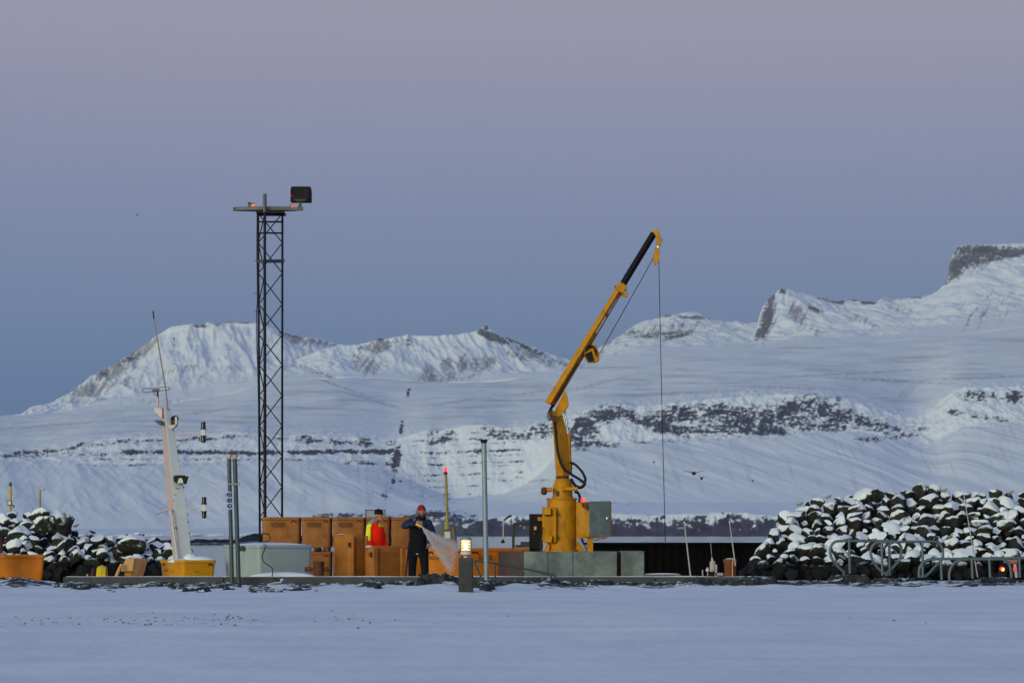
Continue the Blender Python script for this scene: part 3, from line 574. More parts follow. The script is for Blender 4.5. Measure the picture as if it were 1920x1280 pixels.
CLODS = [(-60, 62, 1081, 1095), (60, 112, 1091, 1099), (108, 178, 1093, 1106), (190, 232, 1097, 1108), (262, 335, 1091, 1100), (330, 402, 1095, 1108), (402, 446, 1093, 1105), (465, 522, 1098, 1110), (528, 590, 1096, 1107), (585, 645, 1093, 1102), (688, 716, 1088, 1104), (736, 778, 1089, 1097), (786, 864, 1074, 1098), (890, 928, 1088, 1107), (936, 1002, 1088, 1095), (1004, 1042, 1083, 1097), (1048, 1082, 1088, 1098), (1098, 1148, 1086, 1096), (1158, 1196, 1090, 1099), (1215, 1245, 1090, 1096), (1252, 1292, 1089, 1098), (1288, 1332, 1081, 1094), (1356, 1402, 1085, 1097), (1385, 1455, 1080, 1094), (1496, 1560, 1082, 1094), (1552, 1645, 1072, 1088), (1636, 1722, 1077, 1093), (1718, 1764, 1083, 1095), (1770, 1812, 1085, 1094), (1812, 1918, 1076, 1094), (1915, 1990, 1083, 1095)]
CLODS = [(a, b, c + (5 if a > 1480 else 0), d - (2 if a > 1480 else 0)) for a, b, c, d in CLODS]
def rubble():
    xs = np.linspace(-24, 24, 1500); ys = np.linspace(53.0, 60.9, 170); X, Y = np.meshgrid(xs, ys)
    px = 960 + X * F / Y
    lump = 0.0 + 0.10 * np.exp(-((px - 838) / 26) ** 2) + 0.05 * np.exp(-((px - 1650) / 95) ** 2) + 0.09 * np.exp(-((px - 1020) / 22) ** 2) + 0.04 * np.exp(-((px - 1850) / 70) ** 2) + 0.12 * sstep(110, 40, px) + 0.03 * sstep(1380, 1480, px) + 0.05 * np.exp(-((px - 1300) / 30) ** 2) + .05 * np.exp(-((px - 690) / 20) ** 2)
    n = fbm(X / 0.8, Y / 1.0, 311, 4); n2 = ridged(X / 0.35, Y / 0.5, 312, 3) - 0.5
    z = 0.085 + 0.05 * sstep(53.5, 58, Y) + sstep(54.5, 59.0, Y) * (lump * (0.9 + 0.9 * n) + 0.022 * n2 + 0.055 * np.clip(fbm(X / 1.9, Y / 1.6, 313, 4) * 2.2 - 0.25, 0, 1)) + 0.025 * n
    # broken clods and frozen rubble thrown up along the kerb
    en = fbm(X / 0.35, Y / 0.5, 315, 4)
    for x0, x1, yt, yb in CLODS:
        Yf = min(59.0, 1.09 * F / (yb - 1000)); Ym = (Yf + 59.9) / 2; Yr = (59.9 - Yf) / 2 + 0.25
        xc = (x0 + x1) / 2; ztop = EYE - (yt - 1000) * (Ym + .3) / F
        d = np.sqrt(((px - xc) / ((x1 - x0) / 2 + 3)) ** 2 + ((Y - Ym) / Yr) ** 2)
        mk = sstep(1.08, 0.6, d + 1.15 * en)
        z = np.maximum(z, 0.08 + (ztop - 0.08) * mk * (0.85 + 0.5 * n2) + 0.02 * n)
    far = sstep(59.75, 60.0, Y)
    hi = sstep(1380, 1460, px) + sstep(125, 90, px)
    z = z * (1 - far) + far * (np.minimum(z, 0.16) + hi * 0.05)
    structure(grid("ground", X, Y, z, m_earth))
rubble()
m_grit = mat("snowy_grit", (0.16, 0.16, 0.17), 0.8, 0.4, 9)
# grit and crumbs thrown over the snow along the ploughed track
rg = random.Random(12); gb = MB()
for k in range(80):
    x = rg.choice((rg.gauss(250, 35), rg.gauss(345, 45), rg.gauss(130, 70), rg.gauss(420, 40), rg.gauss(690, 60), rg.uniform(0, 1900))); y = rg.gauss(1166 - x * .012, 5 if x < 500 else 9)
    Yg = 1.11 * F / (y - 1000); p_ = P(x, 0, Yg); a_ = rg.uniform(.004, .011)
    gb.ell((p_.x, Yg, 0.104 + .03 * 0), (a_ * rg.uniform(1, 3), a_ * 1.5, a_ * .35 + .007), None, 6, 4)
gm = gb.build("grit", m_grit); gm['kind'] = 'stuff'
# broad bare earth below the snow so the ground reaches past the frame on both sides
bm = MB(); bm.add([(-300, -200, -0.02), (300, -200, -0.02), (300, 59.9, -0.02), (-300, 59.9, -0.02)], [(0, 1, 2, 3)]); structure(bm.build("ground", m_snow))
# quay: kerb beam, deck, seaward wall
bm = MB(); a = P(118, 0, YK).x; b_ = P(1425, 0, YK).x
xs_ = [a, P(420, 0, YK).x, P(700, 0, YK).x, P(985, 0, YK).x, P(1230, 0, YK).x, b_]
for i in range(5):
    bm.box(((xs_[i] + xs_[i + 1]) / 2, YK + 0.15, 0.13), (xs_[i + 1] - xs_[i] - 0.012, 0.3, 0.34))
structure(bm.build("quay_kerb", m_conc, bevel=0.015))
# thin snow lying along the kerb top
xs = np.linspace(a + .05, b_ - .05, 500); ys = np.linspace(YK + 0.06, YK + 0.29, 8); X, Y = np.meshgrid(xs, ys)
structure(grid("snow_on_kerb", X, Y, 0.3005 + 0.016 * fbm(X / 1.2, Y / .3, 321, 4) + 0.010 - 0.03 * ((Y - YK - .175) / .115) ** 4, m_snow))
bm = MB(); bm.box((0, YK + 5.2, -0.15), (48, 9.8, 0.3)); structure(bm.build("quay_deck", m_deck))
bm = MB(); bm.box((0, YK + 5.2, -1.4), (47.9, 9.6, 2.1)); structure(bm.build("quay_wall", m_quay))

# ------------------------------------------------------------------ boulders of the two breakwaters
def boulder_mesh(seed):
    rnd = random.Random(seed); bm = bmesh.new(); bmesh.ops.create_icosphere(bm, subdivisions=3, radius=1)
    planes = []
    for k in range(rnd.randint(10, 15)):
        n = Vector((rnd.gauss(0, 1), rnd.gauss(0, 1), rnd.gauss(0, 0.9))).normalized(); planes.append((n, rnd.uniform(0.48, 0.82)))
    ph = [rnd.uniform(0, 9) for _ in range(3)]
    for v in bm.verts:
        p = v.co.copy()
        for n, d in planes:
            e = p.dot(n) - d
            if e > 0: p -= n * e * 0.99
        q = p * 2.6; p *= 1.12 + 0.03 * math.sin(q.x * 2 + ph[0]) * math.sin(q.y * 2.3 + ph[1]) + 0.02 * math.sin(q.z * 4 + ph[2] + q.x)
        v.co = p
    me = bpy.data.meshes.new("boulder"); bm.to_mesh(me); bm.free()
    me.polygons.foreach_set('use_smooth', [True] * len(me.polygons)); me.set_sharp_from_angle(angle=R(38)); me.materials.append(m_boulder); return me
BM_ = [boulder_mesh(100 + i) for i in range(14)]
rb = random.Random(5)
LT = [(-190, 1000), (-120, 970), (-40, 957), (0, 960), (30, 956), (60, 957), (95, 962), (118, 968), (140, 985), (155, 996), (180, 1003), (210, 1008), (230, 1006), (262, 1004), (285, 1012), (300, 1018), (322, 1026), (335, 1045)]
RT = [(1385, 1052), (1400, 1044), (1420, 1030), (1440, 1008), (1458, 982), (1475, 962), (1500, 942), (1540, 932), (1600, 924), (1700, 922), (1800, 921), (2100, 924), (2180, 950), (2240, 1000)]
def breakwater(top, Yc, Yf, x0, x1, dx, dyy, label_crest, label_body, label_foot, grp, ybot=1078):
    y = 0; row = 0; foot = []
    yy = ybot
    while yy > 915:
        t = (ybot - yy) / (ybot - 940); k = dx * (1.0 + 0.1 * t)
        x = x0 + (row % 2) * k * 0.5 + rb.uniform(-4, 4)
        while x < x1:
            tp = np.interp(x, *poly(top))
            if yy > tp + 2:
                jx, jy = rb.uniform(-5, 5), rb.uniform(-3, 3); s = rb.choice((0.62, 0.8, 0.9, 1.0, 1.1, 1.25, 1.5))
                if yy - tp < dyy: jy = tp - yy + rb.uniform(5, 11)
                Y = Yf + (Yc - Yf) * (ybot - yy) / (ybot - 930)
                me_ = rb.choice(BM_); loc_ = P(x + jx, yy + jy, Y + rb.uniform(-.3, .3)); r_ = dx * 0.60 * s * M(Y)
                scl = (r_ * rb.uniform(0.95, 1.35), r_ * rb.uniform(0.9, 1.2), r_ * rb.uniform(0.6, 1.0)); rt_ = (rb.uniform(-.7, .7), rb.uniform(-.7, .7), rb.uniform(0, 6.28))
                if yy > 1054 or x > 1962 or x < -30: foot.append((me_, loc_, scl, rt_)); x += k * rb.uniform(0.85, 1.2); continue
                o = bpy.data.objects.new("boulder", me_); col.objects.link(o); o.location = loc_; o.scale = scl; o.rotation_euler = rt_
                lb = label_crest if yy - tp < dyy else label_body
                tag(o, lb, "boulder", grp + (" crest" if lb == label_crest else " face"))
            x += k * rb.uniform(0.85, 1.2)
        yy -= dyy * rb.uniform(0.9, 1.1); row += 1
    # wet stones at the toe, one mass
    vs, fs = [], []
    for me_, l_, sc_, rt_ in foot:
        mt = Matrix.Translation(l_) @ Euler(rt_).to_matrix().to_4x4() @ Matrix.Diagonal((*sc_, 1)); b0 = len(vs)
        vs += [tuple(mt @ v.co) for v in me_.vertices]; fs += [tuple(b0 + i for i in p.vertices) for p in me_.polygons]
    fm = bpy.data.meshes.new("wet_stones"); fm.from_pydata(vs, [], fs); fm.materials.append(m_boulder); fm.polygons.foreach_set('use_smooth', [True] * len(fm.polygons)); fm.set_sharp_from_angle(angle=R(38))
    fo = bpy.data.objects.new("wet_stones", fm); col.objects.link(fo); fo['kind'] = 'stuff'
    # dark fill between the boulders
    xs = np.linspace(x0 - 8, x1 + 8, 160); tp = np.interp(xs, *poly(top)) + 14
    rows_Y = np.array([Yf - 0.6, Yf + 0.4, Yf + (Yc - Yf) * .5, Yc + .4, Yc + 3.0, Yc + 6]); Zc = EYE + (HY - tp) * Yc / F
    Z = []; YY = []
    for j, Yv in enumerate(rows_Y):
        f = [0, .12, .5, 1.0, .95, 0][j]; Z.append(-1.9 + (Zc + 1.9) * f); YY.append(np.full(len(xs), Yv))
    # resample finely and roughen
    Z = np.array(Z); YY = np.array(YY); tt = np.linspace(0, 5, 60); Zf = np.array([[np.interp(t, range(6), Z[:, i]) for i in range(len(xs))] for t in tt]); Yff = np.array([np.interp(t, range(6), rows_Y) for t in tt])[:, None] * np.ones(len(xs))
    X = (xs[None, :] - 960) * Yff / F
    Zf = Zf + fbm(X / .5, Yff / .5, 331, 4) * 0.3 - 0.1
    structure(grid("breakwater_bank", X, Yff, Zf, m_core))
breakwater(LT, 98, 93.5, -190, 336, 22.5, 12.5, "snow-capped dark boulder on the crest of the left breakwater, behind the orange tub", "snow-covered dark boulder on the left breakwater's slope, left of the white mast", "bare wet black boulder at the foot of the left breakwater", "left breakwater boulders")
breakwater(RT, 92, 87, 1394, 2240, 22.5, 13, "dark boulder along the crest of the right breakwater, against the snowy slope", "snow-covered boulder on the right breakwater's slope, behind the bicycle racks", "bare wet black boulder at the foot of the right breakwater", "right breakwater boulders")
for x, y, rx, rz, lb in ((84, 984, 18, 17, "big round boulder with a dome of snow below the thin yellow post"), (120, 985, 21, 20, "big smooth dark boulder with one patch of snow beside the domed boulder"), (248, 1018, 27, 18, "broad snow-topped boulder left of the white mast's foot")):
    o = bpy.data.objects.new("boulder", BM_[len(lb) % 14]); col.objects.link(o); o.location = P(x, y, 94.4); s = M(94.4); o.scale = (rx * s * 1.15, rx * s, rz * s * 1.15); o.rotation_euler = (0.1, -.1, x); tag(o, lb, "boulder")
    if 'snow-topped' in lb or 'dome of' in lb: o.material_slots[0].link = 'OBJECT'; o.material_slots[0].material = m_boulder_snowy
# far quay wall behind the crane: black piles with a snowy capping
t = thing("quay_wall", "long black timber quay wall with thin snow along its top, right of the crane", "quay wall", P(1250, 1060, 105))
bm = MB(); bm.pbox(1105, 1021, 1475, 1100, 105.2, 109); bm.build("wall", m_quay, t)
bm = MB()
for i in range(24): bm.pbox(1108 + i * 15.3, 1021, 1121 + i * 15.3, 1100, 105.16, 105.2)
bm.build("pile", m_quay, t)
bm = MB(); bm.pbox(1100, 1017.2, 1480, 1021, 104.9, 109.2); bm.build("capping", m_quay, t)
xs = np.linspace(P(1101, 0, 105).x, P(1479, 0, 105).x, 200); ys = np.linspace(104.95, 109.1, 10); X, Y = np.meshgrid(xs, ys)
o = grid("snow_cap", X - off[t.name].x, Y - off[t.name].y, P(0, 1017.0, 105).z + 0.03 + 0.03 * fbm(X, Y, 341, 3) - off[t.name].z, m_snow); o.parent = t
#==OBJECTS==
# ------------------------------------------------------------------ lettering
def lettering(text, c, width, mat_, parent, name="lettering", tilt=0.0, yaw=0.0, height=None, push=0.004):
    """letters facing the camera, centred on c, width metres wide; tilt turns them in the picture plane, yaw about the vertical"""
    cu = bpy.data.curves.new("letters", 'FONT'); cu.body = text; cu.align_x = 'CENTER'; cu.align_y = 'CENTER'; cu.extrude = 0.002; cu.resolution_u = 2; cu.space_character = 1.22
    to = bpy.data.objects.new("letters", cu); col.objects.link(to); bpy.context.view_layer.update()
    me = bpy.data.meshes.new_from_object(to.evaluated_get(bpy.context.evaluated_depsgraph_get())); bpy.data.objects.remove(to)
    xs = [v.co.x for v in me.vertices]; ys = [v.co.y for v in me.vertices]; sx = width / (max(xs) - min(xs)); sy = (height / (max(ys) - min(ys))) if height else sx
    rot = Matrix.Rotation(yaw, 4, 'Z') @ Matrix.Rotation(-tilt, 4, 'Y') @ Matrix.Rotation(R(90), 4, 'X')
    cx = (max(xs) + min(xs)) / 2; cy = (max(ys) + min(ys)) / 2
    o3 = off[parent.name]
    for v in me.vertices:
        p = rot @ Vector(((v.co.x - cx) * sx, (v.co.y - cy) * sy, v.co.z + push)); v.co = p + Vector(c) - o3
    me.materials.clear(); me.materials.append(mat_)
    o = bpy.data.objects.new(name, me); col.objects.link(o); o.parent = parent; off[o.name] = o3; return o

# ------------------------------------------------------------------ fish tubs
def rloop(cs, r, z, n=4):
    """rounded loop through the four ground-plan corners"""
    o = []
    k = len(cs)
    for i in range(k):
        a, b, c = Vector(cs[i - 1]), Vector(cs[i]), Vector(cs[(i + 1) % k])
        u = (a - b).normalized(); w_ = (c - b).normalized()
        for j in range(n + 1):
            t = j / n; p0 = b + u * r; p1 = b + w_ * r
            q = p0 * (1 - t) ** 2 + b * 2 * t * (1 - t) + p1 * t * t
            o.append(Vector((q.x, q.y, z)))
    return o
def tub(label, L_, N_, R_, ztop, z0, material, group=None, taper=0.90, text=None, text_left=None, snow=0, recess=True, rimmat=None, txt_px=None, handles=2):
    """open insulated tub; L_, N_, R_ = left, near and right corners in plan (x, y)"""
    L_, N_, R_ = Vector((*L_, 0)), Vector((*N_, 0)), Vector((*R_, 0)); F_ = L_ + R_ - N_
    cs = [N_, R_, F_, L_]; c = (L_ + R_) / 2
    t = thing("fish_tub", label, "fish tub", (c.x, c.y, z0), group)
    def sc(f, add=0): return [c + (p - c) * f + (p - c).normalized() * add for p in cs]
    h = ztop - z0; rr = 0.09
    bm = MB()
    loops = [rloop(sc(taper), rr, z0 + 0.09), rloop(sc(taper + (1 - taper) * .5), rr, z0 + h * .5), rloop(sc(0.985), rr, ztop - 0.075), rloop(sc(1.0, 0.012), rr, ztop - 0.06), rloop(sc(1.0, 0.012), rr, ztop - 0.008), rloop(sc(0.99), rr, ztop),
             rloop(sc(0.90), rr, ztop), rloop(sc(0.89), rr, ztop - 0.02), rloop(sc(0.82), rr, z0 + 0.18)]
    bm.loft(loops, True, True); bm.build("shell", material, t)
    fb = MB(); ang = math.atan2(R_.y - N_.y, R_.x - N_.x); rot = Matrix.Rotation(ang, 3, 'Z'); lr = (R_ - N_).length; ln = (L_ - N_).length
    for k in (-1, 0, 1): fb.box(c + rot @ Vector((k * lr * 0.33, 0, 0)) + Vector((0, 0, z0 + 0.045)), (0.13, ln * 0.8, 0.09), rot)
    fb.build("feet", material, t, bevel=0.01)
    if recess:
        for A, B in ((N_, R_), (N_, L_)):
            d = (B - A); l = d.length
            if l < 0.35: continue
            d.normalize(); nrm = Vector((d.y, -d.x, 0))
            if nrm.dot(c - A) > 0: nrm = -nrm
            for f in ([0.82] if handles == 1 else [0.15, 0.85]):
                p = A + d * l * f + nrm * (-0.010); hb = MB()
                pts = [p + d * s_ * l * 0.07 + Vector((0, 0, ztop - 0.085 - abs(s_) ** 3 * 0.05)) for s_ in (-1, -.6, -.2, .2, .6, 1)]
                hb.tube(pts, [0.012, 0.02, 0.022, 0.022, 0.02, 0.012], 6)
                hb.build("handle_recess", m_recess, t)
    if text:
        yaw = math.atan2((R_ - N_).y, (R_ - N_).x); nrm = Vector((math.sin(yaw), -math.cos(yaw), 0))
        ff, fz, ww = txt_px or (0.5, 0.25, 0.4)
        p = N_ + (R_ - N_) * ff + nrm * (0.006 - (1 - taper) * 0.5 * fz * ((F_ - N_).length) * 0.5)
        lettering(text, (p.x, p.y, ztop - h * fz), ww, m_ink, t, yaw=yaw, push=0.03, height=ww * (.20 if len(text) > 7 else .34))
    if snow:
        sb = MB(); lo = []
        for f, zz in ((0.895, -0.01), (0.86, 0.02 * snow), (0.7, 0.06 * snow), (0.4, 0.11 * snow), (0.1, 0.14 * snow)):
            lp = rloop([c + (p - c) * f + Vector((0.03, 0, 0)) * (1 - f) for p in cs], rr * f, ztop + zz)
            lo.append([q + Vector((0, 0, 0.02 * snow * math.sin(q.x * 9 + f * 7) * math.sin(q.y * 7))) for q in lp])
        sb.loft(lo, False, True); sb.build("snow_fill", m_snow, t, sharp=80)
    return t
def XY(x, Y): return ((x - 960) * Y / F, Y)
def ZT(y, Y): return EYE + (HY - y) * Y / F

# far left: orange tub, cut by the frame
tub("bright orange fish tub at the left edge below the boulders", XY(-42, 62.6), XY(-40, 61.4), XY(84, 61.4), ZT(1040, 61.4), 0.0, m_orange, snow=0, recess=False)
# yellow tub with a heap of snow
ty = tub("yellow fish tub heaped with snow at the foot of the white mast", XY(299, 62.6), XY(342, 61.6), XY(406, 62.0), ZT(1049.5, 61.8), 0.0, m_yellow, text="UMF", txt_px=(0.42, 0.40, 0.10), handles=1)
lettering("sfell", P(317, 1068, 61.95), 0.20, m_ink, ty, yaw=R(-62), push=0.06)
sb = MB(); sb.ell(P(358, 1049, 62.2), (0.17, 0.2, 0.14)); sb.ell(P(375, 1052, 62.2), (0.36, 0.25, 0.115)); sb.ell(P(340, 1052, 62.1), (0.3, .2, .06)); sb.build("snow_heap", m_snow, ty, sharp=80)
# grey tub
tg = tub("big pale grey fish tub with snow along its rim below the lattice tower", XY(418, 62.6), XY(484, 61.2), XY(587, 61.9), ZT(1021, 61.6), 0.0, m_greytub, taper=0.93, snow=0.35, recess=False)
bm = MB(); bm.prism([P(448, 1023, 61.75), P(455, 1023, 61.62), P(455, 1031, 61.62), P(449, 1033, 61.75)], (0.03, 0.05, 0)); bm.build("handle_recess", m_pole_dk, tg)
sb = MB(); sb.ell(P(530, 1083, 60.75), (0.75, .22, .13)); structure(sb.build("snow_drift", m_snow, sharp=80))
# two-high row of amber tubs behind
for i, (xl, xr, txt, f) in enumerate(((491, 563, "NESVER", .42), (565, 621, "NESVER", .42), (623, 684, "NESVER", .40), (686, 731, None, 0), (733, 772, None, 0))):
    Yn = 66.0
    for lvl in (0, 1):
        zt = ZT(969, Yn) if lvl else ZT(1033.5, Yn); zb = ZT(1033, Yn) if lvl else 0.0
        where = ("leftmost, behind the tower's legs", "left of centre, above the rusty mooring bollard", "behind the tall tipped tub", "behind the man in orange", "rightmost, beside the man in the red cap")[i]
        tt = tub("amber fish tub in the stack's %s, %s" % ("upper tier" if lvl else "lower tier", where), XY(xl + 4, Yn + 1.0), XY(xl, Yn), XY(xr, Yn), zt, zb, m_amber, "stacked amber tubs", taper=0.955, text=txt if lvl else None, txt_px=(f, 0.22, 0.33), handles=1)
        if i == 1 and lvl:
            hb = MB(); hb.pbox(591, 1028, 604, 1034, Yn - 0.03, Yn + 0.02); hb.build("forklift_slot", m_black, tt)
# tipped tubs, standing on their sides
def tipped(label, xl, xm, xr, ytop, Yn, yaw, material, ribs, group=None, yawl=None):
    """a tub lying on its side: rounded wall on the left, ribbed underside with two runners facing right"""
    zt = ZT(ytop, Yn); N_ = Vector((*XY(xm, Yn), 0)); s = M(Yn)
    wl = (xm - xl) * s; wr = (xr - xm) * s
    dl = wl * math.tan(R(yaw)); dr = wr * math.tan(R(35))
    Lc = N_ + Vector((-wl, dl, 0)); Rc = N_ + Vector((wr, dr, 0)); Fc = Lc + Rc - N_
    t = thing("fish_tub", label, "fish tub", ((Lc.x + Rc.x) / 2, (Lc.y + Rc.y) / 2, 0), group)
    bm = MB(); c = (Lc + Rc) / 2
    def sc(f): return [c + (p - c) * f for p in (N_, Rc, Fc, Lc)]
    bm.loft([rloop(sc(1), 0.11, 0.0), rloop(sc(1), 0.11, zt - 0.16), rloop(sc(0.975), 0.11, zt - 0.07), rloop(sc(0.92), 0.11, zt - .02), rloop(sc(0.82), 0.1, zt)]); bm.build("shell", material, t)
    d = (Rc - N_); l = d.length; d.normalize(); nrm = Vector((d.y, -d.x, 0))
    yw = math.atan2(d.y, d.x); rot = Matrix.Rotation(yw, 3, 'Z')
    for f in (0.08, 0.92):
        rb_ = MB(); rb_.box(N_ + d * l * f + nrm * 0.03 + Vector((0, 0, zt * 0.49)), (l * 0.14, 0.07, zt * 0.94), rot); rb_.build("runner", material, t, bevel=0.015)
    rb_ = MB()
    if ribs:
        for k in range(ribs): rb_.box(N_ + d * l * 0.5 + nrm * 0.012 + Vector((0, 0, zt * (0.06 + 0.86 * k / ribs))), (l * 0.66, 0.022, zt * 0.86 / ribs * 0.62), rot)
    rb_.build("rib_panel", material, t, bevel=0.004)
    for z in (0.16, 0.8):
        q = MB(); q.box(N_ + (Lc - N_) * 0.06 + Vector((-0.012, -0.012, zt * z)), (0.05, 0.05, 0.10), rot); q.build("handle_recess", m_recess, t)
    return t
t1 = tipped("amber fish tub tipped on its side with narrow ribbed underside, the taller tipped one", 622, 658, 687, 1000, 62.6, 40, m_amber2, 30, "tipped tubs")
t2 = tipped("orange fish tub tipped on its side with wide ribbed underside, before the orange jacket", 683, 697, 757, 1023, 61.9, 50, m_amber2, 15, "tipped tubs")
sb = MB(); sb.ell(P(693, 1024.5, 62.15), (0.09, .2, .03)); sb.build("snow_patch", m_snow, t2)
sb = MB(); sb.ell(P(643, 1001.2, 62.9), (0.12, .2, .014)); sb.build("snow_patch", m_snow, t1)
# tubs to the right of the man
tub("amber orange fish tub behind the man in the red cap", XY(752, 65.0), XY(748, 64.0), XY(803, 64.0), ZT(1030, 64), 0.0, m_orange, recess=False)
tub("orange fish tub with black stencil beside the spraying hose", XY(800, 63.6), XY(797, 62.6), XY(869, 62.6), ZT(1027.5, 62.6), 0.0, m_orange, "orange tubs by the lamp bollard", taper=0.955, text="NESVER RIFI", txt_px=(0.36, 0.23, 0.44), handles=2)
tub("long orange fish tub between the lamp bollard and the crane's plinth", XY(874, 64.2), XY(870, 62.7), XY(1000, 63.4), ZT(1027.5, 62.8), 0.0, m_orange, "orange tubs by the lamp bollard", taper=0.955, text="NESVER", txt_px=(0.30, 0.23, 0.32), handles=2)
# beige broken tub leaning by the breakwater
t = thing("broken_tub", "faded tan broken tub lid leaning on props, left of the yellow tub", "fish tub", P(245, 1080, 61.6))
bm = MB(); bm.prism([P(236, 1047, 61.5), P(252, 1046, 61.5), P(249, 1071, 61.5), P(226, 1071, 61.5), P(231, 1056, 61.5)], (0.05, 0.35, 0)); bm.build("panel", m_tan, t, bevel=0.02)
bm = MB(); bm.prism([P(251, 1045, 61.55), P(264, 1047, 61.7), P(268, 1053, 61.75), P(264, 1068, 61.75), P(255, 1098, 61.6), P(246, 1098, 61.5), P(249, 1072, 61.5)], (0.06, 0.3, 0)); bm.build("side_wall", m_tan, t, bevel=0.02)
bm = MB(); bm.tube([P(228, 1058, 61.4), P(222, 1070, 61.3), P(212, 1095, 61.2)], 0.035, 8); bm.build("prop", m_tan, t)
bm = MB(); bm.prism([P(234, 1071, 61.6), P(247, 1071, 61.6), P(246, 1096, 61.6), P(232, 1096, 61.6)], (0.02, 0.25, 0)); bm.build("inner_wall", m_yellow, t)
bm = MB(); bm.tube(spline([P(236, 1046, 61.7), P(244, 1043, 61.7), P(254, 1045, 61.75), P(265, 1048, 61.8)], 4), 0.03, 6); bm.build("snow_rim", m_snow, t)
bm = MB(); bm.tube([P(270, 1044, 62), P(268, 1060, 62), P(262, 1084, 61.8)], 0.012, 6); bm.tube(spline([P(269, 1058, 61.9), P(262, 1074, 61.8), P(258, 1086, 61.7)]), 0.014, 6); bm.build("loose_strap", m_rubber, t)
bm = MB(); bm.ell(P(269, 1060, 62.05), (0.035, .08, .10)); bm.build("snow_patch", m_snow, t)
# yellow hose coil on a reel
t = thing("hose_coil", "bright yellow hose coil on a dark reel, on the quay under the left breakwater", "hose", P(188, 1090, 61.2))
bm = MB(); c = P(184, 1085, 61.4)
for k in range(7):
    r_ = 0.29 - 0.012 * abs(k - 3); bm.tube([c + Vector((k * 0.028, 0.0 + r_ * math.cos(a) * 0.7, r_ * math.sin(a))) for a in np.linspace(0, 2 * math.pi, 30)[:-1]], 0.017, 6, closed=True)
bm.build("coil", m_yel_hose, t)
bm = MB(); bm.lathe([(0.24, -0.02), (0.25, 0), (0.24, 0.02)], c + Vector((-0.1, 0, 0)), 24, (1, 0, 0)); bm.build("reel_side", m_rust, t)
bm = MB(); bm.tube([P(166, 1092, 61.1), P(163, 1078, 61.1), P(165, 1076, 61.1)], 0.018, 6); bm.build("hose_end", m_tan, t)

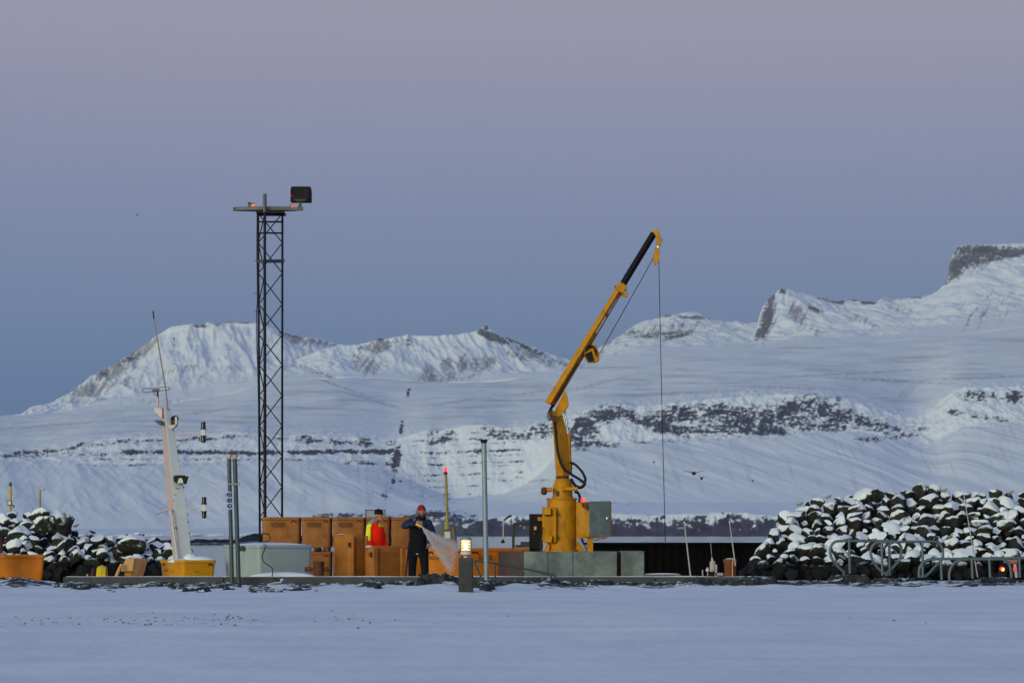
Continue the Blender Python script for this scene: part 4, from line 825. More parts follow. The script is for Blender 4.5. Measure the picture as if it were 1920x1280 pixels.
# ------------------------------------------------------------------ lattice light tower
def tower():
    Y = 76.0
    t = thing("light_tower", "tall dark lattice floodlight tower with a grey platform behind the pale grey tub", "light tower", P(507, 1100, Y))
    yt, yb = 398.0, 1085.0
    def leg(n, y):   # pixel column of each leg, and its distance
        f = (y - yt) / (yb - yt)
        return {0: P(484.0 + 3.6 * f, y, Y + .35), 1: P(496.5 + 1.2 * f, y, Y - .35), 2: P(529.6 - 0.8 * f, y, Y + .25)}[n]
    for n in range(3):
        bm = MB(); bm.tube([leg(n, y) for y in (yt, 620, 850, yb)], 0.034 if n == 1 else 0.030, 8); bm.build("leg", m_tower, t)
    ys = [400, 455, 512, 570, 627, 684, 741, 798, 855, 912, 969, 1026, 1083]
    for k in range(len(ys) - 1):
        a, b = ys[k], ys[k + 1]
        bm = MB(); bm.tube([leg(0, a), leg(2, b)], 0.0155, 5); bm.build("brace", m_tower, t)
        bm = MB(); bm.tube([leg(2, a), leg(0, b)], 0.0155, 5); bm.build("brace", m_tower, t)
        bm = MB(); bm.tube([leg(0, a), leg(1, b)] if k % 2 else [leg(1, a), leg(0, b)], 0.0155, 5); bm.build("brace", m_tower, t)
    for y, r_ in ((416, .024), (437, .024)):
        bm = MB(); bm.tube([leg(0, y), leg(1, y), leg(2, y)], r_, 6, closed=True); bm.build("ring_bar", m_tower, t)
    bm = MB(); bm.prism([leg(0, 487) + Vector((-.05, 0, 0)), leg(1, 487) + Vector((0, -.05, 0)), leg(2, 487) + Vector((.05, 0, 0))], (0, 0, -0.085)); bm.tube([P(476, 488.5, Y), P(535, 486.5, Y)], 0.012, 5); bm.build("landing_plate", m_towergrey, t)
    # platform: curved rail seen edge-on, long to the left, short arm right
    c = P(498, 392, Y); pb = MB(); lo = []
    n = 28
    out_, inn = [], []
    for a in np.linspace(0, 2 * math.pi, n + 1)[:-1]:
        out_.append((c.x + 0.0 + 0.87 * math.cos(a), c.y + 0.22 * math.sin(a)))
    pb.loft([[Vector((x, y, c.z - 0.045)) for x, y in out_], [Vector((x, y, c.z + 0.045)) for x, y in out_]]); pb.build("platform", m_towergrey, t)
    pb = MB(); pb.pbox(505, 388, 568, 394, Y - .3, Y - .15); pb.build("platform_arm", m_towergrey, t)
    pb = MB(); pb.pbox(480, 395.5, 532, 399, Y - .4, Y + .4); pb.build("head_frame", m_tower, t)
    pb = MB(); pb.tube([P(496.5, 1080, Y - .33), P(496.5, 364, Y - .38)], 0.037, 8); pb.build("post", m_tower, t)
    pb = MB(); pb.tube([P(496.5, 398, Y - .40), P(496.5, 363.5, Y - .40)], 0.05, 8); pb.build("mast_top", m_towergrey, t)
    pb = MB(); pb.tube(spline([P(482, 400, Y), P(481.5, 470, Y), P(482.5, 560, Y), P(481, 600, Y), P(484.5, 760, Y - .1), P(486, 900, Y), P(486, 1040, Y)], 6), 0.012, 5); pb.build("cable", m_black, t)
    for y in (550, 584): 
        pb = MB(); pb.tube([P(478, y, Y), P(483, y, Y)], .01, 5); pb.build("cable_clip", m_black, t)
    # lamp brackets with lamps still glowing orange
    pb = MB(); pb.pbox(465, 379, 470, 389, Y - .2, Y - .1); pb.pbox(465, 380.5, 476, 382.5, Y - .2, Y - .12); pb.build("lamp_bracket", m_towergrey, t)
    pb = MB(); pb.ell(P(475, 385.2, Y - .2), (0.05, .05, .032)); pb.build("small_lamp", e_orange, t)
    pb = MB(); pb.tube([P(542, 389, Y - .3), P(545, 383, Y - .3), P(552, 386, Y - .3)], .012, 5); pb.build("wire_guard", m_towergrey, t)
    pb = MB(); pb.ell(P(550, 386, Y - .25), (0.05, .05, .03)); pb.build("small_lamp", e_orange, t)
    fl = MB(); fl.prism([P(546, 349.5, Y - .3), P(582, 349.5, Y - .3), P(583.5, 357, Y - .45), P(583.5, 378.5, Y - .35), P(544.5, 378.5, Y - .35), P(544.5, 357, Y - .45)], (0, 0.3, 0.0)); fo = fl.build("floodlight", m_black, t, bevel=0.02)
    gl = MB(); gl.prism([P(548, 358, Y - .468), P(580, 358, Y - .468), P(578, 374, Y - .40), P(550, 374, Y - .40)], (0, 0.06, 0)); gl.build("glass", m_glass, fo)
    gl = MB(); gl.prism([P(552, 374, Y - .40), P(576, 374, Y - .40), P(571, 377, Y - .385), P(557, 377, Y - .385)], (0, 0.04, 0)); gl.build("reflector", m_towergrey, fo)
    gl = MB(); gl.ell(P(546.3, 366.5, Y - .45), (.012, .03, .018)); gl.build("indicator_lamp", e_redlow, fo)
    fl = MB(); fl.pbox(560.5, 378, 565.5, 390, Y - .3, Y - .2); fl.prism([P(557, 390, Y - .3), P(562, 381, Y - .3), P(562, 390, Y - .3)], (0, .03, 0)); fl.build("floodlight_bracket", m_towergrey, t)
    for x, y, s_ in ((475, 384, -1), (550, 384, 1)):
        ld = bpy.data.lights.new("lamp_glow", 'POINT'); ld.energy = 1.0; ld.color = (1.0, 0.22, 0.05); ld.shadow_soft_size = 0.05
        lo_ = bpy.data.objects.new("lamp_glow", ld); col.objects.link(lo_); lo_.location = P(x, y, Y - .45) - off[t.name]; lo_.parent = t
tower()
# coil of black cable hung at the tower foot
t = thing("cable_coil", "black cable coil hanging at the tower's foot with its end down the grey tub", "cable", P(497, 1018, 61.9))
bm = MB(); c = P(497, 1007.5, 61.9)
for k in range(4): bm.tube([c + Vector((0.11 * math.cos(a) * (1 + .03 * k), -0.01 * k, 0.095 * math.sin(a) * (1 - .03 * k))) for a in np.linspace(0, 2 * math.pi, 28)[:-1]], 0.009, 6, closed=True)
bm.build("coil", m_rubber, t)
bm = MB(); bm.tube(spline([P(493, 1019, 61.6), P(498, 1021.5, 61.35), P(497, 1028, 61.15), P(492, 1040, 61.1), P(493, 1050, 61.0), P(500, 1057, 60.9), P(509, 1063, 60.8), P(511.5, 1070, 60.6), P(510.5, 1080, 60.2), P(513, 1084, 59.9), P(522, 1090, 59.6)], 6), 0.011, 6); bm.build("hanging_end", m_rubber, t)
t = thing("plug_connector", "blue and white plug connector lying at the kerb below the grey tub", "connector", P(530, 1091, 59.4))
bm = MB(); bm.ell(P(529, 1087.5, 59.4), (0.04, .05, .04)); bm.build("plug", m_whitep, t)
bm = MB(); bm.pbox(527.5, 1087, 535.5, 1092, 59.35, 59.43); bm.build("socket", m_blue, t, bevel=.008)
bm = MB(); bm.tube(spline([P(527, 1091, 59.4), P(515, 1092, 59.4), P(498, 1096, 59.3)]), .012, 6); bm.build("white_lead", m_whitep, t)

# ------------------------------------------------------------------ poles
def pole(label, x0, y0, x1, y1, Y, r, material, capm, name="pole"):
    t = thing(name, label, "pole", P(x1, y1, Y))
    bm = MB(); bm.tube([P(x1, y1, Y), P(x0, y0 + 6, Y)], r, 12); bm.build("shaft", material, t)
    a = P(x0, y0 + 7, Y); b = P(x0, y0, Y); bm = MB(); bm.tube([a, a + (b - a) * .25, a + (b - a) * .5, b], [r * 1.1, r * 1.12, r * 1.45, r * 1.45], 12); bm.build("cap", capm, t)
    return t
pa = pole("left one of the twin grey poles, carrying the blue signs", 429.5, 852.5, 435.5, 1102, 59.5, 0.042, m_pole_dk, m_white_dirty)
pb_ = pole("right one of the twin grey poles, without a sign", 440.3, 852.5, 448, 1104, 59.5, 0.046, m_pole_dk, m_white_dirty)
pole("single blue-grey pole with a black cap right of the lamp bollard", 907.3, 823.5, 912.2, 1092, 58.6, 0.052, m_galv_blue, m_black)
bm = MB(); bm.pbox(427, 905.5, 449, 909, 59.40, 59.45); tag(bm.build("pole_clamp", m_galv, bevel=.005), "grey clamp bar joining the twin poles above the blue signs", "clamp")
t = thing("safety_sign", "narrow white board with three blue ring symbols on the left twin pole", "sign", P(429.3, 954, 59.4))
bm = MB(); bm.prism([P(425.2, 921, 59.40), P(433.2, 921.6, 59.40), P(434.6, 954.5, 59.40), P(426.4, 954, 59.40)], (0, .012, 0)); bm.build("board", m_whitep, t)
for y, xx in ((927, 429.0), (937.5, 429.6), (948, 430.1)):
    c = P(xx, y, 59.385); bm = MB(); r_ = 0.040
    bm.tube([c + Vector((r_ * math.cos(a), 0, r_ * math.sin(a))) for a in np.linspace(0, 2 * math.pi, 24)[:-1]], 0.011, 6, closed=True)
    if y < 930: bm.tube([c + Vector((-.026, 0, .026)), c + Vector((.026, 0, -.026))], .008, 5); bm.ell(c, (.016, .004, .016))
    elif y < 940: bm.tube([c + Vector((-.03, 0, 0)), c + Vector((.03, 0, 0))], .009, 5); bm.tube([c + Vector((0, 0, .03)), c + Vector((0, 0, -.03))], .009, 5)
    else: bm.tube([c + Vector((-.02, 0, -.012)), c + Vector((0, 0, -.024)), c + Vector((.022, 0, -.006))], .008, 5); bm.ell(c + Vector((-.006, 0, .012)), (.008, .004, .01))
    bm.build("ring_symbol", m_blue, t)

# ------------------------------------------------------------------ lamp bollard (lit)
t = thing("lamp_bollard", "dark concrete bollard with a lit yellow louvred lantern in the snow", "lamp bollard", P(874, 1112, 53))
Yb = 53.0; c = P(873.5, 1112, Yb); s = M(Yb)
bm = MB(); w2 = 13.3 * s
def sq(w_, z, r=0.03): return rloop([Vector((c.x - w_, c.y - w_, 0)), Vector((c.x + w_, c.y - w_, 0)), Vector((c.x + w_, c.y + w_, 0)), Vector((c.x - w_, c.y + w_, 0))], r, z, 3)
zt = ZT(1045, Yb)
bm.loft([sq(w2 * 1.03, -0.12), sq(w2, zt - 0.02), sq(w2 * .93, zt - .004), sq(w2 * .85, zt)]); bm.build("post", m_post_conc, t)
cz = lambda y: ZT(y, Yb)
lan = MB(); cc = Vector((c.x + 0.0, c.y, 0))
lan.lathe([(0.045, zt - .005), (0.045, zt + .03), (0.075, zt + .045), (0.10, zt + .06), (0.105, cz(1036)), (0.10, cz(1034)), (.09, cz(1033.5))], cc, 24); lan.build("base_collar", m_white_dirty, t)
gl = MB(); gl.lathe([(0.082, cz(1034)), (0.088, cz(1028)), (0.092, cz(1011.5))], cc, 28); gb = gl.build("glass", e_bulb, t)
gl = MB(); gl.lathe([(0.02, cz(1029)), (0.03, cz(1027)), (0.03, cz(1018)), (0.02, cz(1016))], cc + Vector((0, -.095, 0)), 12); gl.build("bulb", e_bulb_hot, gb)
for y in (1032.3, 1027.0, 1022.2, 1016.8, 1011.5):
    lv = MB(); lv.lathe([(0.094, cz(y + 1.0)), (0.112, cz(y + .6)), (0.112, cz(y - .3)), (0.094, cz(y - .7))], cc, 28); lv.build("louvre_ring", m_galv, t)
for a in (-1.62, -2.9, -0.25, 1.5):
    lv = MB(); lv.tube([cc + Vector((.104 * math.cos(a), .104 * math.sin(a), cz(1034))), cc + Vector((.104 * math.cos(a), .104 * math.sin(a), cz(1011)))], .006, 5); lv.build("cage_bar", m_towergrey, t)
lid = MB(); lid.lathe([(0.108, cz(1011)), (0.104, cz(1009.6)), (0.085, cz(1007)), (0.05, cz(1004.8)), (0.015, cz(1003.8))], cc, 28); lid.build("dome_cap", m_galv_blue, t)
ld = bpy.data.lights.new("lantern_light", 'POINT'); ld.energy = 2.2; ld.color = (1.0, 0.78, 0.45); ld.shadow_soft_size = 0.12
lo_ = bpy.data.objects.new("lantern_light", ld); col.objects.link(lo_); lo_.location = Vector((c.x, c.y - 0.16, cz(1020))) - off[t.name]; lo_.parent = t

# fallen barrier rail at the kerb
t = thing("barrier_rail", "bent grey pipe barrier sloping down to the kerb in front of the crane plinth", "barrier", P(925, 1092, 59.0))
Yr = 59.0
bm = MB(); bm.tube(spline([P(908, 1094, Yr), P(890, 1055, Yr), P(891, 1051, Yr), P(897, 1051, Yr), P(940, 1057.5, Yr), P(990, 1067, Yr), P(1032, 1076, Yr), P(1037, 1074, Yr), P(1042, 1084, Yr)], 5), 0.021, 8); bm.build("rail", m_pole_dk, t)
for x, y in ((928, 1056), (1033, 1076)): 
    bm = MB(); bm.tube([P(x, y, Yr), P(x, 1098, Yr)], 0.02, 8); bm.build("leg", m_pole_dk, t)

# mooring bollard, rusty, with cross horns
t = thing("mooring_bollard", "dark rusty mooring bollard with cross horns beside the grey tub", "mooring bollard", P(597, 1100, 60.9))
Yb2 = 60.9; c = P(597.5, 1100, Yb2); s = M(Yb2)
bm = MB(); bm.lathe([(0.145, 0), (0.13, .04), (0.115, .08), (0.112, ZT(1057, Yb2)), (0.122, ZT(1055.5, Yb2)), (0.122, ZT(1052.5, Yb2)), (0.09, ZT(1051.8, Yb2))], (c.x, c.y, 0), 20); bm.build("post", m_rust, t)
bm = MB(); z = ZT(1066.5, Yb2); bm.tube([(c.x - .30, c.y, z), (c.x - .27, c.y, z), (c.x - .12, c.y, z), (c.x + .12, c.y, z), (c.x + .24, c.y, z), (c.x + .27, c.y, z)], [.04, .055, .04, .04, .055, .04], 10); bm.build("cross_horn", m_rust, t)

# ------------------------------------------------------------------ crane plinth and crane
t = thing("crane_plinth", "wide grey clad plinth carrying the yellow crane", "plinth", P(1050, 1090, 62))
zt = ZT(1034, 61.0)
def xy(x, Y): v = XY(x, Y); return Vector((v[0], v[1], 0))
pl = [xy(935, 62.8), xy(982, 61.0), xy(1157, 61.0), xy(1160, 62.5), xy(1130, 64.2), xy(960, 64.2)]
bm = MB(); bm.loft([[p + Vector((0, 0, 0)) for p in pl], [p + Vector((0, 0, zt)) for p in pl]]); bm.build("core", m_plinth2, t)
def panel(a, b, m_, z1=zt, nm="panel"):
    bm = MB(); d = (b - a); l = d.length; yw = math.atan2(d.y, d.x); rot = Matrix.Rotation(yw, 3, 'Z'); n_ = rot @ Vector((0, -1, 0))
    bm.box((a + b) / 2 + n_ * 0.012 + Vector((0, 0, z1 / 2 + .004)), (l - 0.008, 0.02, z1), rot); bm.build(nm, m_, t, bevel=.004)
panel(xy(936, 62.77), xy(981.6, 61.0), m_plinth_br)
panel(xy(982.2, 61.0), xy(1027, 61.0), m_plinth); panel(xy(1028, 61.0), xy(1074, 61.0), m_plinth2); panel(xy(1075, 61.0), xy(1156.5, 61.0), m_plinth)
t = thing("concrete_block", "separate grey clad block right of the crane's plinth", "block", P(1186, 1090, 61.5))
zb = ZT(1032.5, 61.0)
bm = MB(); bm.pbox(1164.5, 1032.5, 1208, 1104, 61.0, 62.2); bm.build("body", m_plinth2, t, bevel=.012)
bm = MB(); bm.pbox(1158, 1034, 1164, 1104, 61.25, 62); bm.build("joint_plate", m_rust, t)

def crane():
    Yc = 62.5; s = M(Yc)
    t = thing("crane", "yellow knuckle-boom crane with a black extension arm on the grey plinth", "crane", P(1053, 1034, Yc))
    def lat(nm, prof, x, Y=Yc, m_=m_crane, n=32, parent=None):   # prof: (half width px, y px)
        bm = MB(); c = P(x, 1034, Y); bm.lathe([(w_ * M(Y), ZT(y, Y)) for w_, y in prof], (c.x, c.y, 0), n); return bm.build(nm, m_, parent or t)
    lat("pedestal", [(31, 1034), (31, 1030), (27.5, 1029), (27.5, 940), (27, 934.5), (25.5, 934)], 1053.3)
    lat("flange", [(27.5, 936.5), (29, 936), (29, 933.8), (27.5, 933.4)], 1053.3)
    lat("slewing_collar", [(20, 933.5), (20, 930.5), (18.5, 930), (18.5, 913), (18.5, 911), (14, 898.5), (12, 897)], 1055)
    lat("bolt_ring", [(11.5, 897.5), (12.5, 896.5), (12.5, 893), (11, 892)], 1054.6, m_=m_rust)
    # slewing cylinders
    bm = MB(); a = P(1036, 917.5, Yc - .22); b = P(1017, 918, Yc - .22); bm.tube([a, b], 0.05, 12); bm.build("slew_cylinder", m_crane, t)
    bm = MB(); bm.tube([P(1025, 919.5, Yc - .22), P(1021.5, 920, Yc - .22), P(1016.5, 920.5, Yc - .22), P(1014.5, 920.5, Yc - .22)], [.07, .092, .085, .05], 14); bm.build("cylinder_end", m_rust, t)
    bm = MB(); bm.tube([P(1055, 916.5, Yc - .27), P(1080, 916, Yc - .27), P(1081, 916, Yc - .27), P(1083.5, 916, Yc - .27)], [.046, .046, .054, .05], 12); bm.build("slew_cylinder", m_crane, t)
    bm = MB(); bm.pbox(1042, 920, 1046.5, 929, Yc - .24, Yc - .2); bm.build("decal_plate", m_recess, t)
    # door cabinet on the left of the pedestal
    bm = MB(); bm.prism([P(1016.5, 950.5, Yc - .05), P(1027, 950.5, Yc - .3), P(1043, 950.5, Yc - .38), P(1043, 1016, Yc - .38), P(1035, 1018.5, Yc - .36), P(1020, 1017, Yc - .25), P(1016.5, 1012, Yc - .05)], (0.05, .35, 0)); cb = bm.build("side_cabinet", m_crane, t, bevel=.01)
    bm = MB(); bm.prism([P(1021, 952, Yc - .36), P(1033, 953, Yc - .40), P(1033, 964.5, Yc - .44), P(1020, 964.5, Yc - .40)], (0, .12, 0)); bm.build("lock_box", m_crane, cb, bevel=.005)
    bm = MB(); bm.pbox(1020.5, 964.8, 1033, 966.3, Yc - .42, Yc - .3); bm.build("shade_strip", m_black, cb)  # black strip put in as the shade under the lock box
    bm = MB(); bm.prism([P(1023, 1003, Yc - .38), P(1036, 1004, Yc - .40), P(1034, 1016.5, Yc - .46), P(1020, 1015, Yc - .42)], (0, .12, 0)); bm.build("lock_box", m_crane, cb, bevel=.005)
    for y in (962, 1007): 
        bm = MB(); bm.pbox(1042.6, y - 4, 1044.2, y + 3, Yc - .42, Yc - .37); bm.pbox(1042.6, y + 1.5, 1048, y + 2.8, Yc - .42, Yc - .37); bm.build("hinge", m_rust, cb)
    bm = MB(); bm.tube([P(1043.4, 955, Yc - .40), P(1043.4, 1014, Yc - .40)], .008, 5); bm.build("door_seam", m_recess, cb)
    # right cabinet: yellow side and scuffed grey door
    bm = MB(); bm.prism([P(1079.5, 941, Yc - .12), P(1104, 940.5, Yc - .44), P(1142.5, 939.8, Yc - .30), P(1142.5, 1004.6, Yc - .30), P(1104, 1005.6, Yc - .44), P(1079.5, 1000, Yc - .12)], (.06, .38, 0)); rc = bm.build("control_cabinet", m_crane, t, bevel=.008)
    bm = MB(); bm.prism([P(1104.6, 939.5, Yc - .455), P(1143.4, 938.8, Yc - .315), P(1143.4, 1005.4, Yc - .315), P(1104.6, 1006, Yc - .455)], (0, .022, 0)); dr = bm.build("door", m_cabinet, rc, bevel=.006)
    bm = MB(); bm.ell(P(1138.5, 972, Yc - .34), (.028, .015, .035)); bm.pbox(1136.5, 968, 1141, 969.5, Yc - .35, Yc - .33); bm.build("latch", m_chrome, rc)
    bm = MB(); bm.prism([P(1091, 943, Yc - .288), P(1103.5, 942.5, Yc - .446), P(1103.5, 958, Yc - .446), P(1096, 952, Yc - .354), P(1092, 950, Yc - .301)], (-.006, -.008, 0)); bm.build("grime_plate", m_rust, rc)
    bm = MB(); bm.prism([P(1080, 1000, Yc - .15), P(1104, 1000, Yc - .46), P(1104, 1006, Yc - .46), P(1080, 1006, Yc - .15)], (0, .02, 0)); bm.pbox(1080, 1006, 1140, 1008.5, Yc - .3, Yc); bm.build("bracket", m_crane, t)
    bm = MB(); bm.pbox(1101, 1008.5, 1112, 1034, Yc - .3, Yc - .15); bm.build("support_leg", m_crane, t)
    bm = MB(); bm.prism([P(1076, 1010, Yc - .1), P(1087, 1018, Yc - .1), P(1099, 1034, Yc - .1), P(1076, 1034, Yc - .1)], (0, .05, 0)); bm.build("gusset", m_crane, t)
    bm = MB(); bm.prism([P(1026, 1018, Yc - .25), P(1031, 1022, Yc - .27), P(1029, 1034, Yc - .27), P(1018, 1034, Yc - .2)], (0, .05, 0)); bm.build("gusset", m_crane, t)
    for k in range(3): 
        bm = MB(); bm.tube(spline([P(1088 + 2 * k, 1007, Yc - .2), P(1093 + k, 1018, Yc - .25), P(1099, 1028 + k, Yc - .2)], 4), .009, 5); bm.build("cable", m_rubber, t)
    bm = MB(); bm.tube(spline([P(1112, 1012, Yc - .2), P(1120, 1012, Yc - .2), P(1126, 1008, Yc - .2), P(1130, 1009.5, Yc - .2), P(1138, 1008, Yc - .2)], 4), .008, 5); bm.build("cable", m_rubber, t)
    for x, m_, nm in ((1090, e_redlow, "red_lamp"), (1095.8, e_orange, "orange_lamp")):
        bm = MB(); bm.lathe([(.024, ZT(940, Yc)), (.032, ZT(939, Yc)), (.032, ZT(935, Yc)), (.02, ZT(933, Yc))], (P(x, 0, Yc - .2).x, Yc - .2, 0), 14); bm.build(nm, m_, t)
    # column: box section leaning slightly left
    rows = [(892, 1042.6, 1056.0, 1067.5), (840, 1039.2, 1050.6, 1065.2), (800, 1036.0, 1045.8, 1060.6), (778, 1034.2, 1042.0, 1055)]
    lo = []
    for y, a, b, c_ in rows:
        A = P(a, y, Yc + .02); B = P(b, y, Yc - .18); C = P(c_, y, Yc - .02); lo.append([A, B, C, C + Vector((-.02, .22, 0)), A + Vector((.03, .22, 0))])
    bm = MB(); bm.loft(lo); bm.build("column", m_crane, t, bevel=.008)
    bm = MB(); bm.tube([P(1067.8, 889, Yc + .06), P(1065.2, 812.5, Yc + .06)], .058, 16); bm.build("lift_cylinder", m_crane, t)
    bm = MB(); bm.tube([P(1065, 814, Yc + .05), P(1059, 765, Yc + .05)], .021, 12); bm.build("piston_rod", m_chrome, t)
    # knuckle plates
    bm = MB(); bm.prism([P(1042, 766, Yc - .14), P(1059, 731, Yc - .14), P(1063.5, 741, Yc - .14), P(1066.8, 759, Yc - .14), P(1064, 764, Yc - .14), P(1047.5, 783, Yc - .14), P(1039, 776, Yc - .14)], (0, .28, 0)); bm.build("knuckle_plate", m_crane, t, bevel=.012)
    bm = MB(); bm.prism([P(1027, 770, Yc - .2), P(1037, 768, Yc - .2), P(1046, 783, Yc - .2), P(1041, 789, Yc - .2), P(1032, 786, Yc - .2)], (0, .2, 0)); bm.build("pivot_bracket", m_crane, t, bevel=.012)
    bm = MB(); bm.tube([P(1039, 784.5, Yc - .30), P(1039, 784.5, Yc - .1)], .075, 16); bm.build("pivot_pin", m_rust, t)
    for k in range(4):
        bm = MB(); bm.tube(spline([P(1036 + k, 757 + k, Yc - .24), P(1030 + 1.5 * k, 768, Yc - .3), P(1026 + 2.5 * k, 780, Yc - .28), P(1030 + 2 * k, 788 - k, Yc - .25), P(1037 + k, 785, Yc - .2)], 5), .009, 5); bm.build("hose", m_rubber, t)
    # boom: two-tone box beam
    def boom(x0, y0, x1, y1, w0, w1, d, nm, m_, Y=Yc):
        a = P(x0, y0, Y); b = P(x1, y1, Y); ax = (b - a).normalized(); n_ = Vector((ax.z, 0, -ax.x))
        lo = []
        for p, w_ in ((a, w0), (b, w1)):
            h = w_ * M(Y) / 2
            # five-sided section: left face, near ridge, right face
            lo.append([p - n_ * h + Vector((0, 0.0, 0)), p + n_ * h * 0.05 + Vector((0, -d, 0)), p + n_ * h + Vector((0, d * .25, 0)), p + n_ * h + Vector((0, d, 0)), p - n_ * h + Vector((0, d, 0))])
        bm = MB(); bm.loft(lo); return bm.build(nm, m_, t, bevel=.006), a, b, ax, n_
    bo, a, b, ax, n_ = boom(1030.5, 757.5, 1165.5, 537, 20.5, 15.0, 0.15, "boom", m_crane)
    ang = math.atan2(ax.z, ax.x)
    ln = (b - a).length
    def along(f, side, dep): return a + (b - a) * f + n_ * side + Vector((0, dep, 0))
    bm = MB(); bm.prism([along(0.035, .03, -.155), along(.93, .018, -.155), along(.93, .030, -.155), along(.035, .045, -.155)], (0, -.012, 0)); bm.build("cable_channel", m_recess, bo)
    for k in range(3):
        bm = MB(); bm.tube([along(.03, .05 + .014 * k, -.16), along(.36, .042 + .012 * k, -.158)], .006, 5); bm.build("hydraulic_pipe", m_rubber, bo)
    for f in (.245, .60, .77, .925):
        bm = MB(); bm.box(along(f, .022, -.165), (.045, .03, .045), Matrix.Rotation(-ang, 3, 'Y')); bm.build("pipe_clamp", m_recess, bo)
    bm = MB(); bm.prism([along(.775, .032, -.152), along(.895, .028, -.150), along(.895, .076, -.128), along(.775, .082, -.130)], (0, -.006, 0)); bm.build("worn_plate", m_galv, bo)
    bm = MB(); bm.prism([along(.615, .034, -.152), along(.745, .032, -.150), along(.745, .066, -.136), along(.615, .072, -.138)], (0, -.006, 0)); bm.build("name_label", m_whitep, bo)
    lettering("FASSI", along(.655, .052, -.160), .20, m_ink, bo, tilt=ang, height=.032)
    lettering("CRANE", along(.718, .050, -.160), .14, m_galv, bo, tilt=ang, height=.026)
    bm = MB(); bm.ell(along(.018, -.02, -.06), (.03, .03, .03)); bm.build("end_bolt", m_recess, bo)
    # collar at the boom head
    hd = b
    bm = MB(); q = [along(.955, -.10, 0), along(1.02, -.095, 0), along(1.02, .10, 0), along(.955, .11, 0)]
    bm.prism([p + Vector((0, -.17, 0)) for p in q], (0, .34, 0)); bm.build("boom_collar", m_crane, bo, bevel=.01)
    bm = MB(); bm.prism([P(1152, 536, Yc - .05), P(1160, 534.5, Yc - .05), P(1158, 541, Yc - .05), P(1155, 541, Yc - .05)], (0, .08, 0)); bm.build("guide_tab", m_rust, bo)
    bm = MB(); bm.tube(spline([P(1171, 540, Yc - .1), P(1174, 546, Yc - .1), P(1175, 554, Yc - .1), P(1172, 556, Yc - .1), P(1170, 550, Yc - .1)], 4), .022, 8); bm.tube(spline([P(1168, 546, Yc - .1), P(1168, 555, Yc - .1), P(1165, 553, Yc - .1)], 4), .018, 8); bm.build("hook_eye", m_crane, bo)
    # black extension
    eo, *_r = boom(1163.5, 540, 1226.0, 437.5, 13.0, 12.6, 0.085, "extension_arm", m_crane_dk)
    bm = MB(); poly_ = [(1224, 434), (1228.5, 429.5), (1233.5, 430.5), (1237.5, 440), (1240, 450), (1240, 459), (1238, 461), (1232.2, 461), (1231, 452), (1232, 446), (1226, 438)]
    bm.pprism(poly_, Yc - .07, Yc + .07); bm.build("boom_head", m_crane, t, bevel=.012)
    bm = MB(); c = P(1241.3, 449.5, Yc); bm.tube([c + Vector((.02 * math.cos(k), 0, .028 * math.sin(k))) for k in np.linspace(0, 2 * math.pi, 14)[:-1]], .006, 5, closed=True); bm.build("shackle", m_galv, t)
    bm = MB(); bm.tube([P(1233.8, 458, Yc), P(1234, 465, Yc)], .02, 8); bm.build("link", m_chrome, t)
    bm = MB(); bm.pprism([(1229.5, 464), (1235, 463.5), (1236.8, 472), (1236.8, 484), (1234, 491), (1231, 495.5), (1227.2, 495.5), (1225.5, 482), (1227, 474)], Yc - .075, Yc - .02); bm.build("pulley_cheek", m_crane, t, bevel=.006)
    bm = MB(); bm.pprism([(1229, 464), (1233, 464), (1234.5, 480), (1231, 496), (1227.4, 496), (1225, 482)], Yc - .018, Yc + .05); bm.build("pulley_wheel", m_rust, t)
    bm = MB(); bm.tube([P(1225.7, 483, Yc), P(1124, 663, Yc)], .0085, 5); bm.build("winch_wire", m_black, t)
    bm = MB(); bm.tube(spline([P(1235.2, 488, Yc), P(1237.5, 600, Yc), P(1241.5, 780, Yc), P(1245.5, 940, Yc), P(1247.3, 1015, Yc + 1)], 6), .0085, 5); bm.build("hoist_wire", m_black, t)
    # winch
    bm = MB(); bm.prism([P(1095, 656, Yc - .12), P(1104, 646, Yc - .12), P(1117, 645.5, Yc - .12), P(1124, 662, Yc - .12), P(1123.5, 676, Yc - .12), P(1118, 679, Yc - .12), P(1102, 679, Yc - .12), P(1096, 668, Yc - .12)], (0, .24, 0)); wo = bm.build("winch", m_crane, t, bevel=.015)
    bm = MB(); bm.prism([P(1096, 664, Yc - .125), P(1109, 658, Yc - .125), P(1114, 677, Yc - .125), P(1103, 678, Yc - .125)], (0, -.02, 0)); bm.build("winch_motor", m_black, wo)
    for k in range(4):
        bm = MB(); bm.tube(spline([P(1096 + k, 660 - k, Yc - .16), P(1103 + 1.5 * k, 648 + k, Yc - .17), P(1112 + 1.6 * k, 649 + 2 * k, Yc - .17), P(1115 + 1.4 * k, 660 + 3 * k, Yc - .16)], 5), .011, 6); bm.build("winch_hose", m_rubber, wo)
    # hose down the column and loop
    for k in range(2):
        d = k * 1.6
        bm = MB(); bm.tube(spline([P(1038.5 + d, 788, Yc - .2), P(1041 + d, 812, Yc - .22), P(1045 + d, 846, Yc - .25), P(1051 + d, 868, Yc - .27), P(1058 + d, 880, Yc - .28), P(1070, 889 - d, Yc - .3), P(1085, 898 - d, Yc - .3), P(1092, 903 - d, Yc - .3), P(1097.5 - d, 902, Yc - .28), P(1098 - d, 896, Yc - .25), P(1092 - d, 884, Yc - .2), P(1081 - d, 872, Yc - .15), P(1072 - d, 866.5 + d, Yc - .1), P(1069 + d, 868, Yc - .05)], 6), .021, 8); bm.build("hose", m_rubber, t)
